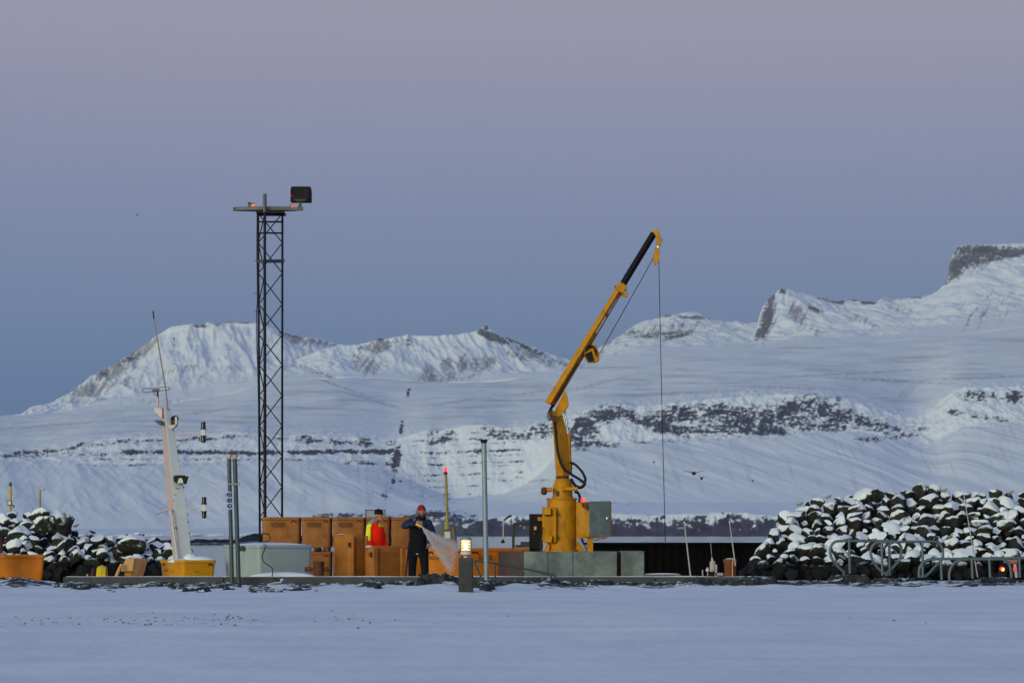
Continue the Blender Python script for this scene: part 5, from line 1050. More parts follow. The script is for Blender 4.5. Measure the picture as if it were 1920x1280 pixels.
    bm = MB(); bm.tube(spline([P(1097, 903, Yc - .28), P(1094, 910, Yc - .28), P(1088, 913.5, Yc - .28), P(1080, 911, Yc - .27), P(1074, 904, Yc - .25), P(1071, 898, Yc - .2)], 6), .036, 8); bm.build("hose_bundle", m_rubber, t)
    bm = MB(); bm.tube(spline([P(1072.5, 867, Yc - .1), P(1072, 880, Yc - .1), P(1069.5, 889, Yc - .1)], 4), .009, 6); bm.build("hose", m_rubber, t)
    bm = MB(); bm.tube(spline([P(1077, 921, Yc - .2), P(1084, 924, Yc - .2), P(1087, 932, Yc - .2), P(1086, 941, Yc - .2)], 5), .03, 8); bm.build("hose_bundle", m_rubber, t)
    # chain at the left of the cabinet
    bm = MB()
    for k in range(22):
        p = P(1018 - k * 0.22, 988 + k * 2.1, Yc - .28); bm.ell(p, (.016, .010, .022) if k % 2 else (.008, .014, .022), nu=6, nv=4)
    bm.build("chain", m_rust, t)
crane()
# black power unit and pipe frame left of the crane
t = thing("power_unit", "black hydraulic power unit standing left of the crane's yellow cabinet", "power unit", P(1004, 1034, 63.4))
bm = MB(); bm.pbox(992.5, 963, 1018, 1029, 63.0, 63.7); bm.build("housing", m_black, t, bevel=.012)
bm = MB(); bm.pbox(1001, 986.5, 1006, 993, 62.95, 63.01); bm.build("gauge_plate", m_tan, t)
bm = MB(); bm.pbox(1008, 969, 1017, 976, 62.93, 63.01); bm.build("yellow_bracket", m_crane, t)
bm = MB(); bm.ell(P(1002, 1000, 62.98), (.03, .03, .03)); bm.build("knob", m_recess, t)
bm = MB(); bm.pbox(993, 1029, 1017, 1060, 63.1, 63.6); bm.build("stand", m_black, t)
t = thing("pipe_frame", "brown right-angled pipe frame left of the black power unit", "pipe", P(962, 1060, 63.6))
bm = MB(); bm.tube([P(962.5, 1060, 63.6), P(962.5, 985, 63.6), P(963.5, 982.5, 63.6), P(966, 981.5, 63.6), P(994, 981, 63.6)], .03, 8); bm.build("pipe", m_brown_pipe, t)
bm = MB(); bm.pbox(976, 1015, 993, 1026, 63.5, 63.8); bm.pbox(966, 1021, 977, 1026, 63.5, 63.7); bm.build("foot_box", m_conc, t)

# pallet, poles and small things on the quay right of the plinth
t = thing("pallet", "low weathered pallet dusted with snow right of the grey block", "pallet", P(1242, 1092, 61.0))
bm = MB()
for k in range(5): bm.pbox(1209, 1076.3, 1277, 1079, 60.6 + k * .2, 60.72 + k * .2)
bm.build("board", m_pallet, t)
bm = MB()
for x in (1211, 1240, 1269): bm.pbox(x, 1079, x + 6, 1104, 60.6, 61.5)
bm.build("bearer", m_pallet, t)
bm = MB(); bm.ell(P(1242, 1076, 61.0), (.38, .35, .025)); bm.build("snow_dusting", m_snow, t)
def whip(label, x0, y0, x1, y1, Y, r=.014, nm="marker_pole"):
    tag_o = thing(nm, label, "pole", P(x1, y1, Y)); bm = MB(); bm.tube([P(x1, y1, Y), P(x0, y0, Y)], [r, r * .7], 6); bm.build("shaft", m_white_dirty, tag_o)
    bm = MB(); d = (P(x0, y0, Y) - P(x1, y1, Y)).normalized(); bm.tube([P(x0, y0, Y), P(x0, y0, Y) + d * .04], r, 6); bm.build("tip", m_whitep, tag_o)
whip("thin white leaning pole right of the pallet", 1283.2, 981, 1295, 1082, 60.2, .016)
whip("thin white leaning pole above the rusty barrel", 1368, 980, 1379, 1060, 60.8, .015)
whip("thin pale fishing-rod-like pole between the bicycle racks", 1807, 926, 1833, 1081, 59.0, .013)
t = thing("cabin_lamp", "small dirty white domed lantern with an aerial, behind the kerb", "lantern", P(1336, 1085, 62))
bm = MB(); c = P(1336, 1050, 62); s = M(62); bm.lathe([(5.0 * s, ZT(1071, 62)), (5.5 * s, ZT(1060, 62)), (5.5 * s, ZT(1056, 62)), (5.0 * s, ZT(1052.5, 62)), (2.5 * s, ZT(1050.3, 62))], (c.x, c.y, 0), 18); bm.build("dome", m_white_dirty, t)
bm = MB(); bm.tube([P(1335.5, 1051, 62), P(1334.8, 1045, 62)], .018, 6); bm.tube([P(1335, 1046, 62), P(1332, 1015, 62)], .004, 5); bm.build("aerial", m_whitep, t)
bm = MB(); bm.pbox(1341, 1058, 1344.5, 1085, 61.95, 62.02); bm.pbox(1340, 1073.5, 1356, 1078, 61.95, 62.2); bm.build("frame", m_white_dirty, t)
bm = MB(); bm.pbox(1332, 1070, 1341, 1088, 62, 62.2); bm.build("base", m_black, t)
t = thing("vent_cowl", "small white mushroom vent beside the domed lantern", "vent", P(1326, 1090, 61.6))
bm = MB(); c = P(1326.5, 1070, 61.6); bm.tube([P(1327.3, 1090, 61.6), P(1326.5, 1068, 61.6)], .012, 6); bm.build("stem", m_white_dirty, t)
bm = MB(); bm.lathe([(.042, ZT(1070, 61.6)), (.038, ZT(1068, 61.6)), (.018, ZT(1065, 61.6)), (.012, ZT(1063, 61.6))], (c.x, c.y, 0), 14); bm.build("cap", m_whitep, t)
t = thing("stub_post", "short white stub post left of the mushroom vent", "post", P(1318, 1090, 61.6)); bm = MB(); bm.tube([P(1318.4, 1090, 61.6), P(1317.2, 1069, 61.6)], .013, 6); bm.build("shaft", m_white_dirty, t)
bm = MB(); bm.ell(P(1317.1, 1068.8, 61.6), (.013, .013, .01)); bm.build("tip", m_whitep, t)
t = thing("mooring_bollard", "stout rust-orange mooring bollard at the quay's right end", "mooring bollard", P(1369, 1095, 61.4))
c = P(1369, 0, 61.4); s = M(61.4)
bm = MB(); bm.lathe([(11.5 * s, 0), (11 * s, ZT(1075, 61.4)), (11.5 * s, ZT(1056, 61.4)), (13 * s, ZT(1052, 61.4)), (13.3 * s, ZT(1049, 61.4)), (11 * s, ZT(1047.5, 61.4)), (6 * s, ZT(1047, 61.4))], (c.x, c.y, 0), 24); bm.build("barrel", m_rustbarrel, t)
bm = MB(); bm.tube([P(1374, 1047.5, 61.15), P(1373.2, 1062, 61.15), P(1373.4, 1082, 61.15)], .012, 6); bm.build("rope", m_tan, t)
bm = MB(); bm.lathe([(9 * s, ZT(1047.6, 61.4)), (7 * s, ZT(1046.3, 61.4)), (2 * s, ZT(1045.8, 61.4))], (c.x, c.y, 0), 16); bm.build("snow_cap", m_snow, t)

# ------------------------------------------------------------------ bicycle racks
def rack(label, Yr, loops, bars, posts, grp="bicycle racks", r=.029):
    t = thing("bike_rack", label, "bicycle rack", P(posts[0][0], posts[0][2], Yr), grp)
    for lp in loops:
        bm = MB(); bm.tube(spline([P(x, y, Yr) for x, y in lp], 6), r, 10); bm.build("hoop", m_pole_rack, t)
    for (x0, y0, x1, y1) in bars:
        bm = MB(); bm.tube([P(x0, y0, Yr), P(x1, y1, Yr)], r, 10); bm.build("top_bar", m_pole_rack, t)
    for x, y0, y1 in posts:
        bm = MB(); bm.tube([P(x, y0, Yr - .01), P(x + 1.5, y1, Yr - .01)], r * .95, 10); bm.build("post", m_pole_rack, t)
m_pole_rack = mat("rack_grey_steel", (0.10, 0.135, 0.165), 0.45, 0.25, 7, metal=0.3)
rack("left heart-ended grey bicycle rack before the right breakwater", 58.6, [[(1584, 1074), (1568, 1058), (1559, 1045), (1556.5, 1033), (1559, 1022), (1566, 1015), (1575, 1013.5)], [(1673, 1014), (1684, 1017), (1689.5, 1026), (1689.5, 1038), (1684, 1052), (1673, 1064), (1660, 1076)]], [(1574, 1013.5, 1674, 1013.8)], [(1592, 1014, 1074), (1667, 1015, 1078)])
rack("right heart-ended grey bicycle rack overlapping the left one", 58.2, [[(1664, 1078), (1648, 1066), (1637, 1051), (1632.5, 1038), (1634, 1027), (1640, 1019), (1650, 1015.5)], [(1750, 1014.5), (1760, 1017), (1766, 1026), (1768, 1038), (1764.5, 1050), (1752, 1063), (1736, 1079), (1722, 1080)]], [(1648, 1015.5, 1752, 1014.5)], [(1653, 1016, 1078), (1729, 1015, 1081)])
rack("low round-ended grey bicycle rack running behind to the right edge", 57.8, [[(1723, 1082), (1723.5, 1068), (1728, 1057), (1737, 1050), (1748, 1047.5)]], [(1747, 1047.5, 1960, 1045)], [(1764, 1048, 1086), (1911, 1046, 1082)])
rack("low round-ended grey bicycle rack at the right edge, around the red lights", 57.4, [[(1780, 1087), (1780, 1074), (1784, 1062), (1792, 1053), (1802, 1048.5)], [(1880, 1047.5), (1889, 1053), (1894, 1062), (1896.5, 1082)]], [(1801, 1048.5, 1881, 1047.5)], [(1822, 1048, 1084), (1855, 1048, 1082)])
# lights glowing behind the racks
t = thing("tail_lamp", "bright orange-red lamp glowing in the dark behind the right-hand rack", "lamp", P(1881, 1075, 66))
bm = MB(); bm.ell(P(1880.5, 1067, 66), (.035, .03, .04)); bm.build("bulb", e_tail, t)
bm = MB(); bm.pbox(1875, 1063, 1887, 1085, 66.05, 66.3); bm.build("housing", m_black, t, bevel=.02)
bm = MB(); bm.ell(P(1879, 1066, 66.02), (.062, .03, .055)); bm.build("red_lens", e_redlow, t)
t = thing("channel_marker", "white marker post with a red stripe and salmon board behind the right-hand rack", "marker", P(1904, 1085, 66))
bm = MB(); bm.tube([P(1906, 1082, 66), P(1903, 1057, 66)], .035, 8); bm.build("post", m_white_dirty, t)
bm = MB(); bm.ell(P(1901.5, 1066, 65.96), (.026, .02, .07)); bm.build("glowing_red_stripe", e_redlow, t)  # stripe is no lamp; a red glow is put into its material
bm = MB(); bm.pbox(1886, 1048.5, 1908, 1055, 66, 66.1); bm.build("board", m_salmon, t, bevel=.01)
# ------------------------------------------------------------------ boat behind the quay, only its mast in view
def boat():
    Y = 76.0
    t = thing("fishing_boat", "white boat mast, left side coloured with pink glow, lanterns rising behind the yellow tub", "boat", P(335, 1110, Y))
    hb = MB(); lo = []
    for k, (y, w_, z0, z1) in enumerate(((-2.0, .1, -1.1, -.55), (-1.2, .8, -1.6, -.6), (0, 1.0, -1.7, -.7), (1.8, 1.0, -1.7, -.7), (2.8, .8, -1.6, -.65))):
        c = P(345, 1100, Y); lo.append([Vector((c.x + sx * w_ * f, c.y + 1.0 + y, z)) for sx, f, z in ((-1, 1, z1), (-1, .7, (z0 + z1) / 2), (0, 0, z0), (1, .7, (z0 + z1) / 2), (1, 1, z1))])
    hb.loft(lo); hb.build("hull", m_whitep, t)
    rows = [(1125, 337.5, 351.5, 381), (1048, 324.5, 338.2, 361), (1030, 322.5, 336.0, 358.5), (980, 317.5, 330.5, 352.6), (935, 313.2, 325.6, 348), (905, 311.0, 322.6, 342), (860, 307.0, 318.2, 334.5), (825, 304.5, 314.6, 330.0), (790, 302.2, 311.0, 324), (766, 301, 309.0, 319.5)]
    lo = []
    for y, a, b, c in rows:
        A = P(a, y, Y + .45); B = P(b, y, Y); C = P(c, y, Y + .10); D = A + (C - B); lo.append([A, B, C, D])
    bm = MB(); bm.loft(lo); ms = bm.build("mast", [m_mastw, m_mast_pinkglow], t, bevel=.01)
    for p in ms.data.polygons:            # left-facing side takes the colour that carries the pink glow
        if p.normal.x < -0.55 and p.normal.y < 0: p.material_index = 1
    bm = MB(); bm.prism([P(289, 764, Y + .2), P(304, 764.2, Y + .1), P(304, 784, Y + .1), P(301, 781, Y + .1), P(289.3, 771, Y + .2)], (.03, .25, 0)); bm.build("mast_head_bracket", m_mast_pinkglow, t, bevel=.006)
    # radar-like folded aerial, whip aerial
    bm = MB(); bm.tube([P(295.5, 764, Y), P(295.8, 742, Y)], .03, 8); bm.build("aerial_post", m_mast_pinkglow, t)
    bm = MB(); bm.tube(spline([P(268.5, 734.5, Y), P(267, 731, Y), P(269.5, 728.5, Y), P(292, 727.5, Y), P(312, 725, Y), P(317.5, 727, Y), P(317.5, 730, Y), P(312, 731, Y), P(292, 733, Y), P(275, 735, Y), P(268.5, 734.5, Y)], 4), .011, 5); bm.build("loop_aerial", m_towergrey, t)
    bm = MB(); bm.prism([P(284, 733, Y), P(287, 729, Y), P(298.5, 728.5, Y), P(298, 733, Y), P(295.5, 735, Y), P(287, 735, Y)], (0, .12, 0)); bm.build("aerial_housing", m_stone, t, bevel=.01)
    bm = MB(); bm.tube([P(296, 744, Y - .02), P(295.6, 734, Y - .02)], .022, 6); bm.tube([P(287, 736, Y), P(290, 740, Y), P(295, 740, Y)], .009, 5); bm.build("aerial_joint", m_black, t)
    bm = MB(); bm.tube([P(314.5, 768, Y), P(311.6, 735, Y), P(288.5, 596, Y)], [.024, .020, .016], 6); wo = bm.build("whip_aerial", mat("dull_pink_aerial", (0.30, 0.21, 0.22), 0.6, 0.2, 4), t)
    bm = MB(); bm.tube([P(288.6, 597, Y), P(286.9, 583, Y)], .018, 6); bm.build("whip_tip", m_black, wo)
    # lanterns
    def lantern(x, y0, y1, flip, parent=t):
        c = P(x, 0, Y); w_ = 4.3 * M(Y); h = ZT(y0, Y) - ZT(y1, Y); z0 = ZT(y1, Y); pr = [(w_ * 1.35, 0), (w_ * 1.35, .10), (w_, .18), (w_, .78), (w_ * 1.1, .8), (w_ * 1.1, .9), (w_ * .7, .92), (w_ * .65, 1)]
        if flip: pr = [(a, 1 - b) for a, b in pr][::-1]
        bm = MB(); bm.lathe([(a, z0 + b * h) for a, b in pr], (c.x, c.y + .1, 0), 16); return bm.build("lantern", m_glass, parent)
    lantern(380.5, 790, 804.5, False); lantern(380.5, 816, 829.5, True); lantern(382, 931, 945, False); lantern(382, 957.5, 971.5, True)
    for x, y0, y1, xa, ya in ((380.5, 804.5, 816, 320, 814), (382, 945, 957.5, 337, 955.5)):
        bm = MB(); bm.pbox(x - 4, y0, x + 4, y1, Y + .05, Y + .15); bm.build("lantern_mount", m_mastw, t)
        bm = MB(); bm.prism([P(xa, ya - 1.3, Y + .1), P(x, (y0 + y1) / 2 - 1.6, Y + .1), P(x, (y0 + y1) / 2 + .4, Y + .1), P(xa, ya + .8, Y + .1)], (0, .08, 0)); bm.build("lantern_arm", m_mast_pinkglow, t)
        bm = MB(); bm.tube([P(x - 20, (y0 + y1) / 2 + 1, Y + .14), P(xa + (6 if y0 < 900 else 4), ya + 29 if y0 < 900 else ya + 22, Y + .2)], .013, 6); bm.build("arm_strut", m_mast_pinkglow, t)
    bm = MB(); bm.prism([P(320, 786, Y - .05), P(331, 785.5, Y - .05), P(333, 795, Y - .05), P(320, 796, Y - .05)], (0, .22, 0)); hl = bm.build("masthead_lantern", m_glass, t, bevel=.01)
    bm = MB(); bm.prism([P(319, 787, Y - .08), P(322, 780, Y - .08), P(330, 778, Y - .08), P(333.5, 783, Y - .08), P(332, 786.5, Y - .08)], (0, .26, 0)); bm.build("lantern_hood", m_black, hl)
    bm = MB(); bm.pbox(328, 781, 332, 795, Y - .09, Y - .06); bm.build("lantern_pane", m_refl, hl)
    bm = MB(); bm.prism([P(313, 797, Y - .06), P(331, 795.5, Y - .06), P(327, 801, Y - .06), P(320, 805, Y - .06)], (0, .3, 0)); bm.build("lantern_shelf", m_mast_pinkglow, t)
    bm = MB(); bm.prism([P(289.3, 789, Y), P(293, 787, Y), P(303, 788, Y), P(303, 797, Y), P(299, 796.5, Y)], (0, .22, 0)); bm.build("horn", m_towergrey, t, bevel=.01)
    bm = MB(); bm.prism([P(325, 893, Y - .12), P(329, 890.5, Y - .2), P(346, 890.5, Y - .2), P(346, 892.2, Y - .22), P(352.5, 892.5, Y - .2), P(348, 907, Y - .22), P(331, 906.5, Y - .22), P(326, 902, Y - .12)], (0, .2, 0)); fo = bm.build("floodlight", m_black, t, bevel=.01)
    bm = MB(); bm.prism([P(332, 905.5, Y - .235), P(336, 896, Y - .225), P(341, 896, Y - .225), P(344, 905.5, Y - .235)], (0, .03, 0)); bm.build("reflector", m_refl, fo)
    # grab rail and pipe on the after side
    bm = MB(); bm.tube([P(291.5, 961, Y - .1), P(294, 961.5, Y - .1), P(316, 954.5, Y - .02), P(319, 956, Y - .02)], .035, 8); bm.build("grab_rail", m_mast_pinkglow, t)
    bm = MB(); bm.tube([P(318.5, 955, Y - .1), P(321.5, 965, Y - .1), P(334.5, 1060, Y - .08)], .032, 8); bm.build("drain_pipe", m_mastw, t)
    bm = MB(); bm.pbox(327, 988, 331.5, 990, Y - .03, Y + .03); bm.build("pipe_clip", m_recess, t)
    for x, y in ((344, 914), (347.5, 936), (353, 979), (356, 1000)):
        bm = MB(); bm.prism([P(x - 1.5, y - 4, Y + .2), P(x + 1.5, y, Y + .2), P(x - .5, y + .8, Y + .2)], (0, .03, 0)); bm.build("mast_step", m_towergrey, t)
    for x, y in ((332, 915), (327.5, 927), (326, 938)):
        bm = MB(); bm.ell(P(x, y, Y + .03), (.015, .05, .018)); bm.build("bolt", m_towergrey, t)
    bm = MB(); bm.tube(spline([P(359, 1029, Y + .25), P(361.5, 1032, Y + .25), P(361, 1035, Y + .25)], 4), .02, 6); bm.build("cleat", m_mastw, t)
boat()

# ------------------------------------------------------------------ harbour marks
t = thing("harbour_beacon", "slim yellow-green beacon post with a lit red lamp on a stone base", "beacon", P(838, 1020, 92))
Yq = 92.0
bm = MB(); bm.tube([P(839, 990, Yq), P(836, 886, Yq)], [.048, .042], 8); bm.build("post", m_yel_pole, t)
bm = MB(); bm.tube([P(838.7, 992, Yq), P(838.3, 976, Yq)], [.11, .05], 8); bm.build("foot_cone", m_yel_pole, t)
for i, y in enumerate((925.5, 935, 944, 953.5, 962, 970)):
    bm = MB(); bm.tube([P(837.3 + (y - 925) * .02, y, Yq), P(837.3 + (y - 925) * .02 + (6 if i % 2 else -6), y, Yq)], .012, 5)
    if i == 0: bm.tube([P(837, y, Yq), P(843, y, Yq)], .012, 5)
    bm.build("rung", m_rust, t)
c = P(835.5, 0, Yq)
bm = MB(); bm.lathe([(.05, ZT(889, Yq)), (.06, ZT(886, Yq)), (.06, ZT(884.5, Yq)), (.03, ZT(884, Yq))], (c.x, c.y, 0), 14); bm.build("lamp_socket", m_tower, t)
bm = MB(); bm.lathe([(.045, ZT(884.6, Yq)), (.055, ZT(882.5, Yq)), (.05, ZT(879, Yq)), (.03, ZT(876.5, Yq)), (.012, ZT(875, Yq))], (c.x, c.y, 0), 14); bm.build("red_lamp", e_red, t)
bm = MB()
bm.prism([P(824, 1022, Yq), P(827, 988, Yq), P(831, 986, Yq), P(850, 986, Yq), P(853, 989, Yq), P(857, 1022, Yq), P(860, 1050, Yq), P(822, 1050, Yq)], (0, 1.0, 0)); bm.build("base", m_stone, t, bevel=.05)
bm = MB(); bm.pbox(833.5, 996, 844, 1008.5, Yq - .02, Yq + .03); bm.build("white_plate", m_whitep, t)
t = thing("shore_lamp_mark", "thin pale mast with a slanting arm and small dark cone in the water behind", "sea mark", P(943, 1018, 160))
bm = MB(); bm.tube([P(943.5, 1016, 160), P(944, 975, 160)], .035, 6); bm.build("mast", m_white_dirty, t)
bm = MB(); bm.tube([P(944.5, 975.5, 160), P(951, 970, 160), P(957, 966.5, 160), P(960, 967, 160)], [.06, .07, .09, .03], 6); bm.build("arm", m_pole_dk, t)
bm = MB(); c = P(943, 0, 160); bm.lathe([(4.6 * .03, ZT(1017.5, 160)), (2 * .03, ZT(1012, 160)), (.6 * .03, ZT(1009.5, 160))], (c.x, c.y, 0), 12); bm.build("cone", m_black, t)
t = thing("sign_panel", "blank pale grey panel in a dark frame behind the man in orange", "panel", P(704, 1040, 69))
bm = MB(); bm.pbox(686, 956.5, 721, 1040, 69.0, 69.04); bm.build("sheet", mat("pale_panel_sheet", (.30, .33, .38), .4, .1, 3), t)
bm = MB(); bm.pbox(685, 954.8, 722.5, 956.6, 68.98, 69.06); bm.pbox(684.8, 955, 686.2, 1040, 68.98, 69.06); bm.pbox(721, 955, 722.6, 1045, 68.98, 69.06); bm.build("frame", m_towergrey, t)
def mark(label, x, y0, y1, Y, topm, box):
    t = thing("lamp_post", label, "lamp post", P(x, y1, Y))
    bm = MB(); bm.tube([P(x, y1 + 14, Y), P(x, y0 + 6, Y)], [.045 if box else .032] * 2, 8); bm.build("post", m_yel_post if box else m_yel_pole, t)
    if box:
        bm = MB(); bm.tube([P(x, y0 + 7, Y), P(x, y0 + 5, Y), P(x, y0 + 1, Y), P(x, y0 - 1, Y)], [.05, .06, .05, .02], 10); bm.build("lamp", topm, t)
        bm = MB(); bm.pbox(x - 5.5, 937.5, x + 2, 947, Y - .25, Y - .1); b_ = bm.build("equipment_box", m_towergrey, t); bm = MB(); bm.pbox(x - 4.3, 939, x + 1, 945.5, Y - .26, Y - .249); bm.build("box_panel", m_whitep, b_)
        bm = MB(); bm.pbox(x - 3, 946, x + 5, 951, Y - .1, Y + .2); bm.build("footing", m_yel_post, t)
    else:
        c = P(x, y0 + 3, Y); bm = MB(); bm.tube([c + Vector((.055 * math.cos(k), 0, .055 * math.sin(k))) for k in np.linspace(0, 2 * math.pi, 16)[:-1]], .014, 6, closed=True); bm.tube([P(x, y0 + 8, Y), P(x + 6, y0 + 4, Y)], .012, 5); bm.ell(P(x + 7, y0 + 4, Y), (.05, .04, .04)); bm.build("ring_lamp", topm, t)
        bm = MB()
        for y in (930, 938): bm.tube([P(x - 2, y, Y), P(x + 2, y, Y)], .01, 5)
        bm.build("rung", m_yel_pole, t)
mark("yellow post with a green lamp and white-faced box atop the left breakwater", 19.5, 904, 950, 98, m_green, True)
mark("thin yellow post with a small ring lamp atop the left breakwater", 75, 913, 955, 98, m_white_dirty, False)

# ------------------------------------------------------------------ birds
def bird(label, x, y, Y, span=None, size=.32, face=1, m_=m_gull, fold=True):
    c = P(x, y, Y); t = thing("gull", label, "gull", c)
    bm = MB()
    if fold:
        rot = Matrix.Rotation(-R(22) * face, 3, 'Y')
        bm.ell(c + Vector((0, 0, size * .28)), (size * .42, size * .2, size * .23), rot, 12, 8); bm.ell(c + Vector((face * size * .36, 0, size * .52)), (size * .13, size * .11, size * .12), None, 10, 6)
        bm.tube([c + Vector((face * size * .46, 0, size * .51)), c + Vector((face * size * .6, 0, size * .48))], [.02 * size / .3, .006], 5); bm.tube([c + Vector((-face * size * .35, 0, size * .2)), c + Vector((-face * size * .62, 0, size * .12))], [.05, .012], 6)
        bm.build("body", m_, t); bm = MB(); bm.tube([c + Vector((0, 0, size * .15)), c + Vector((0, 0, -size * .05))], .01, 5); bm.build("legs", m_rust, t)
    else:
        bm.ell(c, (size * .22, size * .5, size * .2), None, 10, 7); bm.ell(c + Vector((0, -size * .5, size * .05)), (size * .12, size * .15, size * .12), None, 8, 6); bm.build("body", m_, t)
        for sx in (-1, 1):
            w_ = MB(); lo = []
            for f, z, ch, th in ((0.06, .05, .30, .05), (.4, span[1], .26, .03), (.75, span[2], .18, .02), (1, span[3], .05, .008)):
                p = c + Vector((sx * span[0] * f / 2, 0, z * size)); lo.append([p + Vector((0, -ch * size, 0)), p + Vector((0, 0, th * size)), p + Vector((0, ch * size, 0)), p + Vector((0, 0, -th * size))])
            w_.loft(lo); w_.build("wing", m_, t)
bird("dark gull gliding with wide wings over the talus right of the hoist wire", 1301, 887, 110, (.85, .15, .25, .1), .36, 1, m_gull_dk, False)
bird("small grey gull flying just below the wide-winged one", 1315.5, 896.5, 150, (.45, .3, .2, .1), .35, 1, m_gull_dk, False)
bird("pale gull with raised wings left of the hoist wire", 1226, 866, 170, (.55, .5, 1.0, 1.5), .3, 1, m_gull, False)
bird("tiny dark bird far up in the sky left of the tower", 257, 403.5, 260, (.3, .3, .5, .4), .3, 1, m_gull_dk, False)
bird("dark speck of a bird over the talus left of the right breakwater", 1411.5, 901, 200, (.3, .3, .5, .4), .3, 1, m_gull_dk, False)
for x, y, Y, fc, lb, mm in ((143, 984, 97, 1, "pinkish gull standing on the left breakwater's shoulder", m_gull), (173, 996, 97, -1, "dark gull crouched on the left breakwater above the domed snow", m_gull_dk),
                        (235, 1003, 97.5, 1, "leftmost of the dark gulls on the broad rock by the mast", m_gull_dk), (252, 1001.5, 97.5, -1, "middle one of the dark gulls on the broad rock by the mast", m_gull_dk), (266, 1003, 97.5, 1, "rightmost of the dark gulls on the broad rock by the mast", m_gull_dk),
                        (599, 968, 66.5, 1, "mottled gull sitting on the upper tier of amber tubs", m_gull),
                        (1500, 944, 91, 1, "small pale gull at the left end of the right breakwater's crest", m_gull), (1554, 930, 91, 1, "pale brown gull on the right breakwater above the left rack", m_gull), (1570, 936, 91, -1, "dark gull beside the pale brown one on the right breakwater", m_gull_dk),
                        (1657, 925, 91.5, 1, "dark gull lying low on the crest above the racks' overlap", m_gull_dk), (1694, 922, 91.5, 1, "dark gull with its head up on the right breakwater's crest", m_gull_dk), (1718, 922, 91.5, -1, "dark gull facing left on the right breakwater's crest", m_gull_dk),
                        (1771, 918, 91.5, 1, "pale gull on the highest rocks of the right breakwater", m_gull), (1873, 920, 91.5, -1, "dark gull on the crest near the right edge", m_gull_dk), (1895, 922, 91.5, 1, "brownish gull on the crest nearest the right edge", m_gull)):
    bird(lb, x, y + 4, Y, size=.19, face=fc, m_=mm)

# ------------------------------------------------------------------ people
def remeshed(bm, name, material, parent, voxel, smooth=4):
    """fuse overlapping limbs into one continuous skin"""
    o3 = off[parent.name]; me = bm.mesh(name + "_raw", material, o3); o = bpy.data.objects.new(name + "_raw", me); col.objects.link(o)
    r = o.modifiers.new("r", 'REMESH'); r.mode = 'VOXEL'; r.voxel_size = voxel; r.use_smooth_shade = True
    sm = o.modifiers.new("s", 'SMOOTH'); sm.iterations = smooth; sm.factor = .5
    bpy.context.view_layer.update()
    m2 = bpy.data.meshes.new_from_object(o.evaluated_get(bpy.context.evaluated_depsgraph_get())); bpy.data.objects.remove(o)
    m2.name = name; m2.materials.clear(); m2.materials.append(material)
    m2.polygons.foreach_set('use_smooth', [True] * len(m2.polygons))
    o = bpy.data.objects.new(name, m2); col.objects.link(o); o.parent = parent; off[o.name] = o3; return o
def head(bm, c, yaw, h=.235):
    """skull, jaw, nose, ears; returns the facing frame"""
    q = Matrix.Rotation(yaw, 3, 'Z'); f = lambda x, y, z: c + q @ Vector((x, y, z))     # face looks along -y before the turn
    bm.ell(f(0, 0.01, .03), (.077, .098, .105), q, 16, 11); bm.ell(f(0, -.03, -.045), (.056, .062, .072), q, 14, 9); bm.ell(f(0, -.075, -.085), (.03, .026, .025), q, 8, 6)
    bm.tube([f(0, -.088, .025), f(0, -.108, -.012), f(0, -.098, -.022)], [.010, .019, .012], 8)
    bm.ell(f(0, -.088, .038), (.055, .016, .012), q, 10, 5)
    bm.ell(f(0, -.092, -.055), (.026, .012, .010), q, 8, 5)
    for s_ in (-1, 1): bm.ell(f(s_ * .078, .012, -.005), (.012, .022, .034), q, 8, 6); bm.ell(f(s_ * .045, -.07, -.012), (.024, .02, .022), q, 8, 6)
    return f, q
def hand(bm, w_, d, up, s=1.0, curl=.9, side=1):
    """palm, four bent fingers of different lengths and a thumb; d = direction of the fingers, up = back of the hand"""
    d = Vector(d).normalized(); up = Vector(up); up = (up - d * up.dot(d)).normalized(); sd = d.cross(up) * side
    bm.capsule(w_ + d * .01, w_ + d * .075, .034 * s, .036 * s); bm.ell(w_ + d * .05, (.04 * s, .045 * s, .03 * s))
    for k, ln in enumerate((.072, .080, .074, .058)):
        b0 = w_ + d * .085 + sd * (.030 - .020 * k); p1 = b0 + (d * math.cos(curl * .4) - up * math.sin(curl * .4)) * ln * .45; p2 = p1 + (d * math.cos(curl) - up * math.sin(curl)) * ln * .33; p3 = p2 + (d * math.cos(curl * 1.7) - up * math.sin(curl * 1.7)) * ln * .25
        bm.tube([b0 - d * .02, b0, p1, p2, p3], [.0105, .0105, .0098, .009, .007], 7)
    t0 = w_ + d * .03 + sd * .034; bm.tube([t0, t0 + sd * .022 + d * .022 - up * .01, t0 + sd * .022 + d * .052 - up * .03], [.013, .012, .009], 7)
